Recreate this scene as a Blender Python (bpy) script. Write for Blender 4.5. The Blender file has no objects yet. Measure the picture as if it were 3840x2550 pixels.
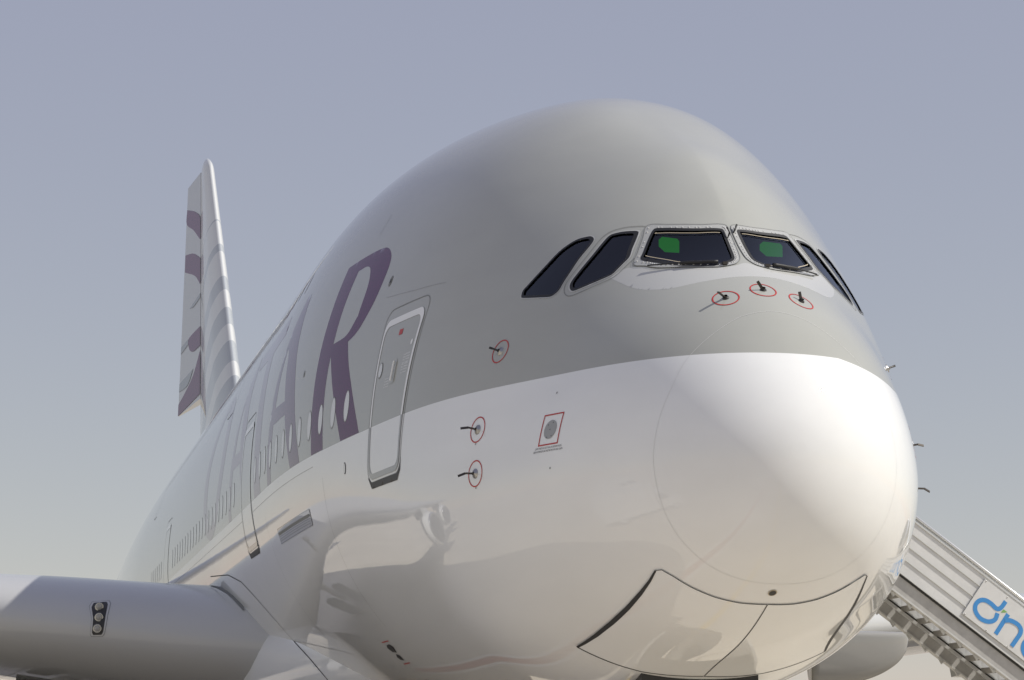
import bpy, bmesh, math, random
import numpy as np
from mathutils import Vector, Matrix
from mathutils.geometry import delaunay_2d_cdt
from mathutils.bvhtree import BVHTree
random.seed(7)
SC = bpy.context.scene
COL = SC.collection

# ------------------------------------------------------------------ camera
CAMP = (-21.6837, 7.5990, 1.6403); YAW, PIT, ROL = -0.215667, 0.176222, 0.007125
LENS = 36.0 * 8951.77 / 3840.0
fw = Vector((math.cos(PIT)*math.cos(YAW), math.cos(PIT)*math.sin(YAW), math.sin(PIT)))
r0 = fw.cross(Vector((0, 0, 1))).normalized(); u0 = r0.cross(fw)
rt = r0*math.cos(ROL) + u0*math.sin(ROL); up = -r0*math.sin(ROL) + u0*math.cos(ROL)
cd = bpy.data.cameras.new('camera'); cam = bpy.data.objects.new('camera', cd); COL.objects.link(cam)
cd.sensor_width = 36; cd.sensor_fit = 'HORIZONTAL'; cd.lens = LENS; cd.clip_end = 8000; cd.clip_start = .1
M = Matrix.Identity(4)
for i in range(3):
    M[i][0] = rt[i]; M[i][1] = up[i]; M[i][2] = -fw[i]; M[i][3] = CAMP[i]
cam.matrix_world = M
SC.camera = cam
# ------------------------------------------------------------------ sky, sun, exposure
SUN = Vector((-.26, -.642, .7186)).normalized()
W = bpy.data.worlds.new('World'); SC.world = W; W.use_nodes = True
nt = W.node_tree; nt.nodes.clear()
sky = nt.nodes.new('ShaderNodeTexSky'); sky.sky_type = 'NISHITA'; sky.sun_disc = False
sky.sun_elevation = math.asin(SUN.z); sky.sun_rotation = math.atan2(SUN.x, SUN.y)
sky.air_density = 1.0; sky.dust_density = .2; sky.ozone_density = 1.0; sky.altitude = 0
hs = nt.nodes.new('ShaderNodeMix'); hs.data_type = 'RGBA'; hs.blend_type = 'MULTIPLY'; hs.inputs['Factor'].default_value = 1.0
hs.inputs['B'].default_value = (.65, .535, .27, 1)
tint = nt.nodes.new('ShaderNodeMix'); tint.data_type = 'RGBA'; tint.blend_type = 'ADD'; tint.inputs['Factor'].default_value = 1.0
tint.inputs['B'].default_value = (2.68, 2.67, 4.12, 1)   # even desert haze over the clear-sky gradient
bg = nt.nodes.new('ShaderNodeBackground'); bg.inputs['Strength'].default_value = .089
wo = nt.nodes.new('ShaderNodeOutputWorld')
nt.links.new(sky.outputs[0], hs.inputs['A']); nt.links.new(hs.outputs['Result'], tint.inputs['A'])
nt.links.new(tint.outputs['Result'], bg.inputs[0]); nt.links.new(bg.outputs[0], wo.inputs[0])
sd = bpy.data.lights.new('sun', 'SUN'); sd.energy = 4.3; sd.angle = math.radians(.6); sd.color = (1, .955, .88)
so = bpy.data.objects.new('sun', sd); COL.objects.link(so); so.location = (-20, -40, 45)
so.rotation_euler = (-SUN).to_track_quat('-Z', 'Y').to_euler()
SC.view_settings.view_transform = 'Standard'; SC.view_settings.look = 'None'
SC.view_settings.exposure = 0.0; SC.view_settings.gamma = 1.0; SC.view_settings.use_curve_mapping = False
SC.cycles.max_bounces = 8; SC.cycles.glossy_bounces = 6; SC.cycles.transparent_max_bounces = 12
SC.cycles.caustics_reflective = False; SC.cycles.caustics_refractive = False

# ------------------------------------------------------------------ materials
MATS = {}
def mat(name, col, rough=.5, metal=0., coat=0., emis=None, spec=.5, noise=0., nscale=3., bump=0., bscale=2., bstretch=(1, 1, 1), rnoise=0.):
    m = bpy.data.materials.new(name); m.use_nodes = True; n = m.node_tree; b = n.nodes['Principled BSDF']
    b.inputs['Base Color'].default_value = (*col, 1); b.inputs['Roughness'].default_value = rough
    b.inputs['Metallic'].default_value = metal; b.inputs['Coat Weight'].default_value = coat
    b.inputs['Coat Roughness'].default_value = .012; b.inputs['Specular IOR Level'].default_value = 0. if coat >= .8 else spec
    if emis: b.inputs['Emission Color'].default_value = (*emis[:3], 1); b.inputs['Emission Strength'].default_value = emis[3]
    if noise or bump or rnoise:
        tc = n.nodes.new('ShaderNodeTexCoord')
    if noise or rnoise:
        t = n.nodes.new('ShaderNodeTexNoise'); t.inputs['Scale'].default_value = nscale; t.inputs['Detail'].default_value = 6; t.inputs['Roughness'].default_value = .6
        n.links.new(tc.outputs['Object'], t.inputs['Vector'])
    if noise:
        r = n.nodes.new('ShaderNodeMapRange'); r.inputs['From Min'].default_value = .3; r.inputs['From Max'].default_value = .7
        r.inputs['To Min'].default_value = 1-noise; r.inputs['To Max'].default_value = 1+noise
        n.links.new(t.outputs[0], r.inputs['Value'])
        x = n.nodes.new('ShaderNodeMix'); x.data_type = 'RGBA'; x.blend_type = 'MULTIPLY'; x.inputs['Factor'].default_value = 1
        x.inputs['A'].default_value = (*col, 1); n.links.new(r.outputs[0], x.inputs['B'])
        n.links.new(x.outputs['Result'], b.inputs['Base Color'])
    if rnoise:
        r2 = n.nodes.new('ShaderNodeMapRange'); r2.inputs['To Min'].default_value = max(.02, rough-rnoise); r2.inputs['To Max'].default_value = rough+rnoise
        n.links.new(t.outputs[0], r2.inputs['Value']); n.links.new(r2.outputs[0], b.inputs['Roughness'])
    if bump:
        mp = n.nodes.new('ShaderNodeMapping'); mp.inputs['Scale'].default_value = bstretch
        t2 = n.nodes.new('ShaderNodeTexNoise'); t2.inputs['Scale'].default_value = bscale; t2.inputs['Detail'].default_value = 2
        bp = n.nodes.new('ShaderNodeBump'); bp.inputs['Strength'].default_value = 1; bp.inputs['Distance'].default_value = bump
        n.links.new(tc.outputs['Object'], mp.inputs[0]); n.links.new(mp.outputs[0], t2.inputs['Vector'])
        n.links.new(t2.outputs[0], bp.inputs['Height']); n.links.new(bp.outputs[0], b.inputs['Normal'])
        if coat: n.links.new(bp.outputs[0], b.inputs['Coat Normal'])
    MATS[name] = m
    return m
GREY = (.392, .398, .368); WHITE = (.79, .80, .795)
WAVE = dict(bump=.0010, bscale=1.0, bstretch=(1.2, 1.2, 3.0))
def paint(name, c_up, c_low):
    """two-tone glossy airliner paint: grey above the cheat line, white below it"""
    m = mat(name, c_low, .22, coat=1., **WAVE)
    n = m.node_tree; b = n.nodes['Principled BSDF']
    tc = n.nodes.new('ShaderNodeTexCoord'); sx = n.nodes.new('ShaderNodeSeparateXYZ'); n.links.new(tc.outputs['Object'], sx.inputs[0])
    # cheat line height: level, dipping slightly round the port nose
    a = n.nodes.new('ShaderNodeMapRange'); a.inputs['From Min'].default_value = -.6; a.inputs['From Max'].default_value = -1.5
    a.inputs['To Min'].default_value = 5.655; a.inputs['To Max'].default_value = 5.50
    n.links.new(sx.outputs['Y'], a.inputs['Value'])
    g = n.nodes.new('ShaderNodeMath'); g.operation = 'GREATER_THAN'
    n.links.new(sx.outputs['Z'], g.inputs[0]); n.links.new(a.outputs[0], g.inputs[1])
    # faint dirt, long streaks aft
    mp = n.nodes.new('ShaderNodeMapping'); mp.inputs['Scale'].default_value = (.25, .8, 1.2); n.links.new(tc.outputs['Object'], mp.inputs[0])
    t = n.nodes.new('ShaderNodeTexNoise'); t.inputs['Scale'].default_value = 1.6; t.inputs['Detail'].default_value = 8; n.links.new(mp.outputs[0], t.inputs['Vector'])
    r = n.nodes.new('ShaderNodeMapRange'); r.inputs['From Min'].default_value = .3; r.inputs['From Max'].default_value = .7; r.inputs['To Min'].default_value = .965; r.inputs['To Max'].default_value = 1.02
    n.links.new(t.outputs[0], r.inputs['Value'])
    x = n.nodes.new('ShaderNodeMix'); x.data_type = 'RGBA'; x.inputs['A'].default_value = (*c_low, 1); x.inputs['B'].default_value = (*c_up, 1)
    n.links.new(g.outputs[0], x.inputs['Factor'])
    y = n.nodes.new('ShaderNodeMix'); y.data_type = 'RGBA'; y.blend_type = 'MULTIPLY'; y.inputs['Factor'].default_value = 1
    n.links.new(x.outputs['Result'], y.inputs['A']); n.links.new(r.outputs[0], y.inputs['B'])
    n.links.new(y.outputs['Result'], b.inputs['Base Color'])
    return m
paint('hull', GREY, WHITE)
mat('white', WHITE, .22, coat=1., **WAVE)
mat('grey', GREY, .25, coat=1., **WAVE)
mat('palegrey', (.49, .495, .48), .3, coat=1., **WAVE)
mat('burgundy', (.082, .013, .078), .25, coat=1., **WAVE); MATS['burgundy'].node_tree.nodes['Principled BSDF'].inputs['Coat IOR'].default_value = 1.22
mat('stripegrey', (.30, .32, .335), .25, coat=1.)
mat('seam', (.03, .03, .03), .6)
mat('faintseam', (.66, .66, .65), .35)
mat('shapegrey', (.30, .295, .28), .25, coat=.9, bump=.004, bscale=1.5)
mat('softseam', (.20, .205, .20), .6)
mat('rubber', (.012, .012, .012), .55)
mat('dark', (.025, .024, .023), .5)
mat('bronze', (.06, .052, .045), .35, .5)
mat('steel', (.42, .41, .39), .32, 1., noise=.12, nscale=8)
mat('lip', (.72, .72, .72), .16, 1.)
mat('red', (.45, .022, .016), .4)
mat('trim', (.45, .39, .28), .5)
mat('linegrey', (.33, .335, .33), .3, coat=1.)
mat('linewhite', (.82, .82, .80), .3, coat=1.)
mat('frame', (.40, .405, .39), .38, .0, coat=.4, noise=.05, nscale=12)
mat('silver', (.75, .75, .73), .35, .6); mat('rivet', (.50, .50, .49), .35)
mat('pane', (.66, .67, .66), .08, coat=1.)
mat('cockpit', (.022, .022, .026), .8)
mat('seat', (.035, .035, .045), .9)
mat('hud', (.008, .20, .02), .35, emis=(.02, .50, .02, .42))  # emission stands in for the green the combiner plates reflect
mat('wing', (.50, .505, .50), .24, coat=.8, bump=.0012, bscale=.8)
mat('fin', (.62, .63, .63), .3, coat=.8)
mat('rudder', (.45, .455, .45), .3, coat=.6)
mat('lens', (.38, .375, .35), .06, coat=1.)
mat('reflector', (.42, .42, .40), .18, 1.)
mat('alu', (.60, .60, .585), .42, .35, noise=.06, nscale=9, rnoise=.08)
mat('alupanel', (.68, .68, .67), .38, .15, noise=.05, nscale=4, rnoise=.08)
mat('stairgrey', (.44, .43, .41), .5, .1, noise=.12, nscale=5)
mat('tread', (.42, .40, .37), .6, .2, noise=.15, nscale=7)
mat('blue', (.055, .26, .60), .4)
mat('green', (.22, .42, .12), .4)
mat('tyre', (.018, .018, .018), .75)
mat('fan', (.03, .03, .033), .35, .6)
mat('vanwhite', (.72, .72, .70), .25, coat=.6)
mat('vanglass', (.02, .025, .03), .06)
def glassmat(name, tintc, refl):
    m = bpy.data.materials.new(name); m.use_nodes = True; n = m.node_tree; n.nodes.clear()
    o = n.nodes.new('ShaderNodeOutputMaterial'); t = n.nodes.new('ShaderNodeBsdfTransparent'); t.inputs[0].default_value = (*tintc, 1)
    g = n.nodes.new('ShaderNodeBsdfGlossy'); g.inputs['Roughness'].default_value = .02; g.inputs['Color'].default_value = (*refl, 1)
    f = n.nodes.new('ShaderNodeFresnel'); f.inputs[0].default_value = 1.48
    x = n.nodes.new('ShaderNodeMixShader'); n.links.new(f.outputs[0], x.inputs[0]); n.links.new(t.outputs[0], x.inputs[1]); n.links.new(g.outputs[0], x.inputs[2])
    n.links.new(x.outputs[0], o.inputs[0]); MATS[name] = m
glassmat('glass', (.42, .46, .50), (.85, .9, 1.0))
def apron():
    m = mat('apron', (.525, .48, .40), .85, noise=.10, nscale=.12)
    n = m.node_tree; b = n.nodes['Principled BSDF']
    tc = n.nodes.new('ShaderNodeTexCoord'); br = n.nodes.new('ShaderNodeTexBrick'); br.offset = 0
    br.inputs['Scale'].default_value = 1; br.inputs['Brick Width'].default_value = 7.5; br.inputs['Row Height'].default_value = 7.5
    br.inputs['Mortar Size'].default_value = .03; br.inputs['Color1'].default_value = (1, 1, 1, 1); br.inputs['Color2'].default_value = (.93, .93, .94, 1); br.inputs['Mortar'].default_value = (.45, .43, .4, 1)
    n.links.new(tc.outputs['Object'], br.inputs['Vector'])
    src = b.inputs['Base Color'].links[0].from_socket
    x = n.nodes.new('ShaderNodeMix'); x.data_type = 'RGBA'; x.blend_type = 'MULTIPLY'; x.inputs['Factor'].default_value = 1
    n.links.new(src, x.inputs['A']); n.links.new(br.outputs[0], x.inputs['B']); n.links.new(x.outputs['Result'], b.inputs['Base Color'])
apron()

# ------------------------------------------------------------------ object helpers
def tag(o, label, cat=None, group=None, kind=None):
    if label: o['label'] = label
    if cat: o['category'] = cat
    if group: o['group'] = group
    if kind: o['kind'] = kind
    return o
def empty(name, loc):
    e = bpy.data.objects.new(name, None); COL.objects.link(e); e.location = loc; e.empty_display_size = .5
    e['_loc'] = 0; del e['_loc']
    return e
def setparent(o, p):
    o.parent = p
    if p is not None and p.type == 'EMPTY': o.matrix_parent_inverse = Matrix.Translation(-Vector(p.location))
def mesh(name, vs, fs, m, parent=None, smooth=True, fix=False):
    me = bpy.data.meshes.new(name)
    me.from_pydata([tuple(float(c) for c in v) for v in vs], [], [tuple(int(i) for i in f) for f in fs]); me.update()
    if fix:
        b = bmesh.new(); b.from_mesh(me); bmesh.ops.recalc_face_normals(b, faces=b.faces); b.to_mesh(me); b.free()
    if smooth: me.polygons.foreach_set('use_smooth', [True]*len(me.polygons))
    o = bpy.data.objects.new(name, me); COL.objects.link(o)
    if m: me.materials.append(MATS[m])
    if parent is not None: setparent(o, parent)
    return o
class MB:
    def __init__(s): s.v = []; s.f = []
    def add(s, vs, fs):
        k = len(s.v); s.v += [tuple(v) for v in vs]; s.f += [tuple(i+k for i in f) for f in fs]; return s
    def box(s, c, d, R=None):
        c = Vector(c); hx, hy, hz = d[0]/2, d[1]/2, d[2]/2
        vs = [Vector((x*hx, y*hy, z*hz)) for x in (-1, 1) for y in (-1, 1) for z in (-1, 1)]
        if R is not None: vs = [R @ v for v in vs]
        return s.add([c+v for v in vs], [(0, 1, 3, 2), (4, 6, 7, 5), (0, 4, 5, 1), (2, 3, 7, 6), (0, 2, 6, 4), (1, 5, 7, 3)])
    def bar(s, a, b, w, h, upv=(0, 0, 1)):
        a = Vector(a); b = Vector(b); x = (b-a); L = x.length; x.normalize(); y = Vector(upv).cross(x).normalized(); z = x.cross(y)
        R = Matrix((x, y, z)).transposed(); return s.box((a+b)/2, (L, w, h), R)
    def tube(s, pts, r, n=10, caps=True):
        pts = [Vector(p) for p in pts]; rs = r if isinstance(r, (list, tuple)) else [r]*len(pts); rings = []
        vs = []; fs = []
        for i, p in enumerate(pts):
            t = (pts[min(i+1, len(pts)-1)]-pts[max(i-1, 0)]).normalized()
            a = Vector((0, 0, 1)) if abs(t.z) < .9 else Vector((1, 0, 0)); x = a.cross(t).normalized(); y = t.cross(x)
            for k in range(n):
                an = 2*math.pi*k/n; vs.append(p+(x*math.cos(an)+y*math.sin(an))*rs[i])
        for i in range(len(pts)-1):
            for k in range(n): fs.append((i*n+k, i*n+(k+1) % n, (i+1)*n+(k+1) % n, (i+1)*n+k))
        if caps: fs.append(tuple(range(n-1, -1, -1))); fs.append(tuple((len(pts)-1)*n+k for k in range(n)))
        return s.add(vs, fs)
    def lathe(s, prof, c, axis=(1, 0, 0), n=40):
        ax = Vector(axis).normalized(); a = Vector((0, 0, 1)) if abs(ax.z) < .9 else Vector((1, 0, 0)); x = a.cross(ax).normalized(); y = ax.cross(x); c = Vector(c)
        vs = []; fs = []
        for (u, r) in prof:
            for k in range(n):
                an = 2*math.pi*k/n; vs.append(c+ax*u+(x*math.cos(an)+y*math.sin(an))*r)
        for i in range(len(prof)-1):
            for k in range(n): fs.append((i*n+k, i*n+(k+1) % n, (i+1)*n+(k+1) % n, (i+1)*n+k))
        return s.add(vs, fs)
    def build(s, name, m, parent=None, smooth=False, fix=True): return mesh(name, s.v, s.f, m, parent, smooth, fix)

# ------------------------------------------------------------------ ground
g = mesh('apron', [(-1500, -1500, 0), (1500, -1500, 0), (1500, 1500, 0), (-1500, 1500, 0)], [(0, 1, 2, 3)], 'apron', None, False); tag(g, None, kind='structure')
MATS['paintred'] = mat('paintred', (.38, .10, .07), .7, noise=.1, nscale=2); mat('paintwhite', (.7, .69, .66), .7, noise=.1, nscale=2); mat('paintyellow', (.62, .42, .06), .7, noise=.1, nscale=2)
for (nm, y0, y1, m_) in (('stand_line', 2.18, 2.52, 'paintred'), ('stand_line_edge', 2.03, 2.17, 'paintwhite'), ('stand_line_edge', 2.53, 2.67, 'paintwhite')):
    o = mesh(nm, [(-45, y0+2.16, .004), (28, y0-1.34, .004), (28, y1-1.34, .004), (-45, y1+2.16, .004)], [(0, 1, 2, 3)], m_, None, False); tag(o, None, kind='structure')
o = mesh('taxi_line', [(-90, -.09, .008), (90, -.09, .008), (90, .09, .008), (-90, .09, .008)], [(0, 1, 2, 3)], 'paintyellow', None, False); tag(o, None, kind='structure')

# ------------------------------------------------------------------ fuselage surface
KS = np.array([0, .3, 1, 2, 3, 4, 5.5, 7.5, 10, 13, 17.]); KT = np.sqrt(KS); NK = len(KS)
ZT = np.array([4.6382, 5.5335, 6.3506, 7.1357, 8.1257, 8.8202, 9.6159, 10.1847, 10.6122, 10.9113, 10.9636])
ZB = np.array([4.6382, 3.7642, 3.2639, 2.8842, 2.6623, 2.4241, 2.2981, 2.2869, 2.3312, 2.3976, 2.4389])
WW = np.array([0.0, 0.8395, 1.4726, 2.0095, 2.3961, 2.7166, 2.9839, 3.2326, 3.4972, 3.6228, 3.6204])
ZW = np.array([4.6382, 4.6509, 4.6326, 4.652, 4.6633, 4.7347, 5.0166, 5.4359, 5.7885, 6.0068, 6.0352])
EK = np.array([0, .8, 1.6, 2.4, 3.2, 4.2, 5.5, 8, 17.])
PU = np.array([1.9877, 1.9233, 1.833, 1.6511, 1.6693, 1.7522, 1.9262, 2.0383, 2.0709])
PL = np.array([2.0038, 2.0415, 2.0423, 2.0541, 2.1383, 2.1464, 2.0549, 2.0181, 2.0018])
TAIL = (.2478, 5.0, .20, 1.2)
def spline_coef(xk):
    n = len(xk); A = np.zeros((n, n)); B = np.zeros((n, n)); h = np.diff(xk); A[0, 0] = 1
    for i in range(1, n-1):
        A[i, i-1] = h[i-1]; A[i, i] = 2*(h[i-1]+h[i]); A[i, i+1] = h[i]
        B[i, i-1] = 6/h[i-1]; B[i, i] = -6/h[i-1]-6/h[i]; B[i, i+1] = 6/h[i]
    A[-1, -2] = h[-1]; A[-1, -1] = 2*h[-1]; B[-1, -2] = 6/h[-1]; B[-1, -1] = -6/h[-1]
    return np.linalg.solve(A, B)
C1 = spline_coef(KT); C2 = spline_coef(np.sqrt(EK))
def spv(xk, C, yk, t):
    t = np.clip(t, 0, xk[-1]); m = C @ yk; i = np.clip(np.searchsorted(xk, t, side='right')-1, 0, len(xk)-2)
    h = xk[i+1]-xk[i]; a = (xk[i+1]-t)/h; b = 1-a
    return a*yk[i]+b*yk[i+1]+((a**3-a)*m[i]+(b**3-b)*m[i+1])*h*h/6
def prof(s):
    s = np.asarray(s, float); t = np.sqrt(np.clip(s, 0, None)); e = np.sqrt(EK)
    zt = spv(KT, C1, ZT, t); zb = spv(KT, C1, ZB, t); w = spv(KT, C1, WW, t); zw = spv(KT, C1, ZW, t)
    pu = spv(e, C2, PU, t); pl = spv(e, C2, PL, t); u = np.clip((s-44)/26, 0, 1)
    zt = zt-u**2*TAIL[0]; zb = zb+u**1.35*TAIL[1]; w = w*(1-TAIL[2]*u**1.7); zw = zw+TAIL[3]*u**1.5
    return zt, zb, np.maximum(w, 1e-4), zw, pu, pl
def ridge(s, y):
    """soft keel running up the forehead from the windscreen post"""
    s = np.asarray(s, float); y = np.asarray(y, float)
    a = .045*np.sin(np.pi*np.clip((s-2.15)/1.05, 0, 1)**.8)**2; b = .085*np.sin(np.pi*np.clip((s-3.3)/3.6, 0, 1)**.75)**2
    return a*np.exp(-np.sqrt(y**2+.05**2)/.42)-b*np.exp(-(y/.5)**2)
def FF(X):
    zt, zb, w, zw, pu, pl = prof(X[..., 0]); z = X[..., 2]-zw; u = z > 0; z = np.where(z > .5, z-ridge(X[..., 0], X[..., 1]), z)
    h = np.maximum(np.where(u, zt-zw, zw-zb), 1e-4); p = np.where(u, pu, pl)
    return (((np.abs(X[..., 1])/w)**p+(np.abs(z)/h)**p)**(1/p)-1)*np.minimum(w, h)
def grad(X):
    g = np.zeros_like(X)
    for k in range(3):
        e = np.zeros(3); e[k] = 1e-3; g[..., k] = (FF(X+e)-FF(X-e))/2e-3
    return g
def normals(X):
    g = grad(X); return g/np.linalg.norm(g, axis=-1)[..., None]
def snap(X, off=0.):
    X = np.array(X, float)
    for _ in range(5):
        g = grad(X); X = X-(FF(X)/(g*g).sum(-1))[..., None]*g*.9
    return X+normals(X)*off
def side(s, z, sg=1):
    s = np.asarray(s, float); z = np.asarray(z, float); zt, zb, w, zw, pu, pl = prof(s); d = z-zw; u = d > 0
    h = np.where(u, zt-zw, zw-zb); p = np.where(u, pu, pl)
    return np.stack([s, sg*w*np.clip(1-(np.abs(d)/h)**p, 0, 1)**(1/p), z], -1)
def top(s, y):
    s = np.asarray(s, float); y = np.asarray(y, float); zt, zb, w, zw, pu, pl = prof(s)
    return np.stack([s, y, zw+(zt-zw)*np.clip(1-(np.abs(y)/w)**pu, 0, 1)**(1/pu)+ridge(s, y)], -1)
def bottom(s, y):
    s = np.asarray(s, float); y = np.asarray(y, float); zt, zb, w, zw, pu, pl = prof(s)
    return np.stack([s, y, zw-(zw-zb)*np.clip(1-(np.abs(y)/w)**pl, 0, 1)**(1/pl)], -1)
CH = {'s': lambda a, b: side(a, b, 1), 'p': lambda a, b: side(a, b, -1), 't': top, 'b': bottom}
def to2(ch, P):
    P = np.asarray(P, float); return P[:, [0, 2]] if ch in 'sp' else P[:, [0, 1]]
def inpoly(poly, pts):
    poly = np.asarray(poly); pts = np.asarray(pts); r = np.zeros(len(pts), bool); n = len(poly)
    for i in range(n):
        a = poly[i]; b = poly[(i+1) % n]
        c = ((a[1] > pts[:, 1]) != (b[1] > pts[:, 1]))
        x = (b[0]-a[0])*(pts[:, 1]-a[1])/(b[1]-a[1]+1e-12)+a[0]
        r ^= c & (pts[:, 0] < x)
    return r
def smoothpoly(p, n=4):
    """closed Catmull-Rom resample"""
    p = np.asarray(p, float); k = len(p); out = []
    for i in range(k):
        a, b, c, d = p[i-1], p[i], p[(i+1) % k], p[(i+2) % k]
        for j in range(n):
            t = j/n; out.append(.5*((2*b)+(-a+c)*t+(2*a-5*b+4*c-d)*t*t+(-a+3*b-3*c+d)*t**3))
    return np.array(out)
def roundpoly(p, ang=38, n=5):
    """smooth the curved runs of an outline but keep its corners"""
    p = np.asarray(p, float); k = len(p); out = []
    e = np.roll(p, -1, 0)-p; e = e/(np.linalg.norm(e, axis=1)[:, None]+1e-9)
    turn = np.degrees(np.arccos(np.clip((e*np.roll(e, 1, 0)).sum(1), -1, 1))); cor = turn > ang
    for i in range(k):
        b, c = p[i], p[(i+1) % k]; a = 2*b-c if cor[i] else p[i-1]; d = 2*c-b if cor[(i+1) % k] else p[(i+2) % k]
        for j in range(n):
            t = j/n; out.append(.5*((2*b)+(-a+c)*t+(2*a-5*b+4*c-d)*t*t+(-a+3*b-3*c+d)*t**3))
    return np.array(out)
def densify(p, step):
    p = np.asarray(p, float); out = []
    for i in range(len(p)):
        a = p[i]; b = p[(i+1) % len(p)]; n = max(1, int(np.ceil(np.linalg.norm(b-a)/step)))
        for j in range(n): out.append(a+(b-a)*j/n)
    return np.array(out)
def inset(p, d):
    p = np.asarray(p, float); n = len(p); ar = sum(p[i][0]*p[(i+1) % n][1]-p[(i+1) % n][0]*p[i][1] for i in range(n)); sg = 1 if ar > 0 else -1
    out = []
    for i in range(n):
        e1 = p[i]-p[i-1]; e2 = p[(i+1) % n]-p[i]; e1 = e1/(np.linalg.norm(e1)+1e-9); e2 = e2/(np.linalg.norm(e2)+1e-9)
        n1 = np.array([-e1[1], e1[0]]); n2 = np.array([-e2[1], e2[0]]); m = n1+n2; m = m/(np.linalg.norm(m)+1e-9); k = max(.5, m @ n1)
        out.append(p[i]+sg*m*d/k)
    return np.array(out)
def sheet(name, ch, outer, m, parent, off=.004, step=.12, holes=(), smooth=True, dens=True):
    """a thin sheet following the skin inside a 2-D outline of chart ch"""
    loops = [densify(outer, step*.7) if dens else np.asarray(outer)]+[densify(h, step*.7) for h in holes]
    pts = []; edges = []
    for L in loops:
        k = len(pts); pts += [tuple(q) for q in L]; edges += [(k+i, k+(i+1) % len(L)) for i in range(len(L))]
    lo = loops[0].min(0); hi = loops[0].max(0)
    gx, gy = np.meshgrid(np.arange(lo[0]+step/2, hi[0], step), np.arange(lo[1]+step/2, hi[1], step)); G = np.c_[gx.ravel(), gy.ravel()]
    if len(G):
        k = inpoly(loops[0], G)
        for h in loops[1:]: k &= ~inpoly(h, G)
        pts += [tuple(q) for q in G[k]]
    r = delaunay_2d_cdt([Vector(p) for p in pts], edges, [], 0, 1e-5)
    V = np.array([tuple(q) for q in r[0]]); T = np.array([t for t in r[2] if len(t) == 3]); cen = V[T].mean(1)
    k = inpoly(loops[0], cen)
    for h in loops[1:]: k &= ~inpoly(h, cen)
    T = T[k]; X = CH[ch](V[:, 0], V[:, 1])
    if lo[0] < 6: X = snap(X)
    N = normals(X); X = X+N*off
    # orient outwards
    a = np.cross(X[T[:, 1]]-X[T[:, 0]], X[T[:, 2]]-X[T[:, 0]]); fl = (a*N[T[:, 0]]).sum(1) < 0; T[fl] = T[fl][:, ::-1]
    return mesh(name, X, T, m, parent, smooth)
def polyline(P, step=.08):
    P = np.asarray(P, float); out = [P[0]]
    for a, b in zip(P[:-1], P[1:]):
        n = max(1, int(np.ceil(np.linalg.norm(b-a)/step)))
        for j in range(1, n+1): out.append(a+(b-a)*j/n)
    return np.array(out)
def strip(name, P, wd, m, parent, off=.004, step=.08, closed=False, mb=None):
    """ribbon along a 3-D line snapped to the skin"""
    P = np.asarray(P, float)
    if closed: P = np.vstack([P, P[:1]])
    P = snap(polyline(P, step)); N = normals(P); T = np.gradient(P, axis=0)
    if closed: T[0] = T[-1] = P[1]-P[-2]
    S = np.cross(N, T); S /= np.linalg.norm(S, axis=1)[:, None]+1e-12
    wd = np.interp(np.linspace(0, 1, len(P)), np.linspace(0, 1, len(wd)), wd)[:, None] if isinstance(wd, (list, tuple)) else wd
    A = P+S*wd/2+N*off; B = P-S*wd/2+N*off; n = len(P)
    vs = [p for ab in zip(A, B) for p in ab]; fs = [(2*i, 2*i+1, 2*i+3, 2*i+2) for i in range(n-1)]
    if mb is not None: mb.add([Vector(v) for v in vs], fs); return None
    return mesh(name, vs, fs, m, parent, True)

# traced window outlines on the starboard side (station, side, height in metres)
W3 = np.array([[3.467,1.989,6.714],[3.495,1.964,6.79],[3.457,1.904,6.861],[3.374,1.748,7.043],[3.315,1.601,7.206],[3.249,1.495,7.29],[3.18,1.413,7.333],[3.093,1.342,7.342],[3.045,1.309,7.338],[2.992,1.296,7.306],[2.962,1.307,7.265],[2.95,1.363,7.188],[2.951,1.469,7.054],[2.937,1.563,6.911],[2.933,1.639,6.794],[2.924,1.694,6.7],[2.951,1.74,6.651],[3.005,1.783,6.631],[3.137,1.847,6.647],[3.299,1.923,6.669],[3.43,1.982,6.691]])
W2 = np.array([[2.809,1.613,6.712],[2.837,1.587,6.778],[2.833,1.498,6.901],[2.828,1.356,7.08],[2.843,1.208,7.264],[2.839,1.164,7.307],[2.817,1.124,7.327],[2.742,1.038,7.338],[2.653,0.948,7.331],[2.61,0.91,7.32],[2.58,0.903,7.295],[2.524,0.945,7.202],[2.462,1.0,7.089],[2.4,1.044,6.985],[2.392,1.102,6.921],[2.391,1.177,6.843],[2.399,1.238,6.783],[2.459,1.323,6.746],[2.548,1.427,6.707],[2.647,1.529,6.669],[2.712,1.588,6.651],[2.759,1.61,6.665]])
W1 = np.array([[2.279,.954,0],[2.312,.92,0],[2.402,.845,0],[2.46,.79,0],[2.483,.758,0],[2.481,.727,0],[2.413,.634,0],[2.305,.476,0],[2.226,.311,0],[2.173,.107,0],[2.157,.081,0],[2.129,.071,0],[2.02,.072,0],[1.89,.076,0],[1.748,.086,0],[1.7,.100,0],[1.663,.135,0],[1.635,.212,0],[1.63,.30,0],[1.673,.421,0],[1.742,.523,0],[1.824,.621,0],[1.891,.694,0],[1.977,.761,0],[2.093,.851,0],[2.198,.927,0],[2.247,.954,0]])
W1F = np.array([[2.271,1.034,0],[2.37,.96,0],[2.48,.873,0],[2.583,.793,0],[2.453,.622,0],[2.351,.462,0],[2.262,.268,0],[2.222,.06,0],[2.193,.022,0],[2.147,.014,0],[2.01,.014,0],[1.861,.018,0],[1.726,.032,0],[1.655,.067,0],[1.603,.136,0],[1.598,.291,0],[1.689,.478,0],[1.841,.678,0],[1.978,.823,0],[2.062,.891,0],[2.143,.943,0]])
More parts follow.
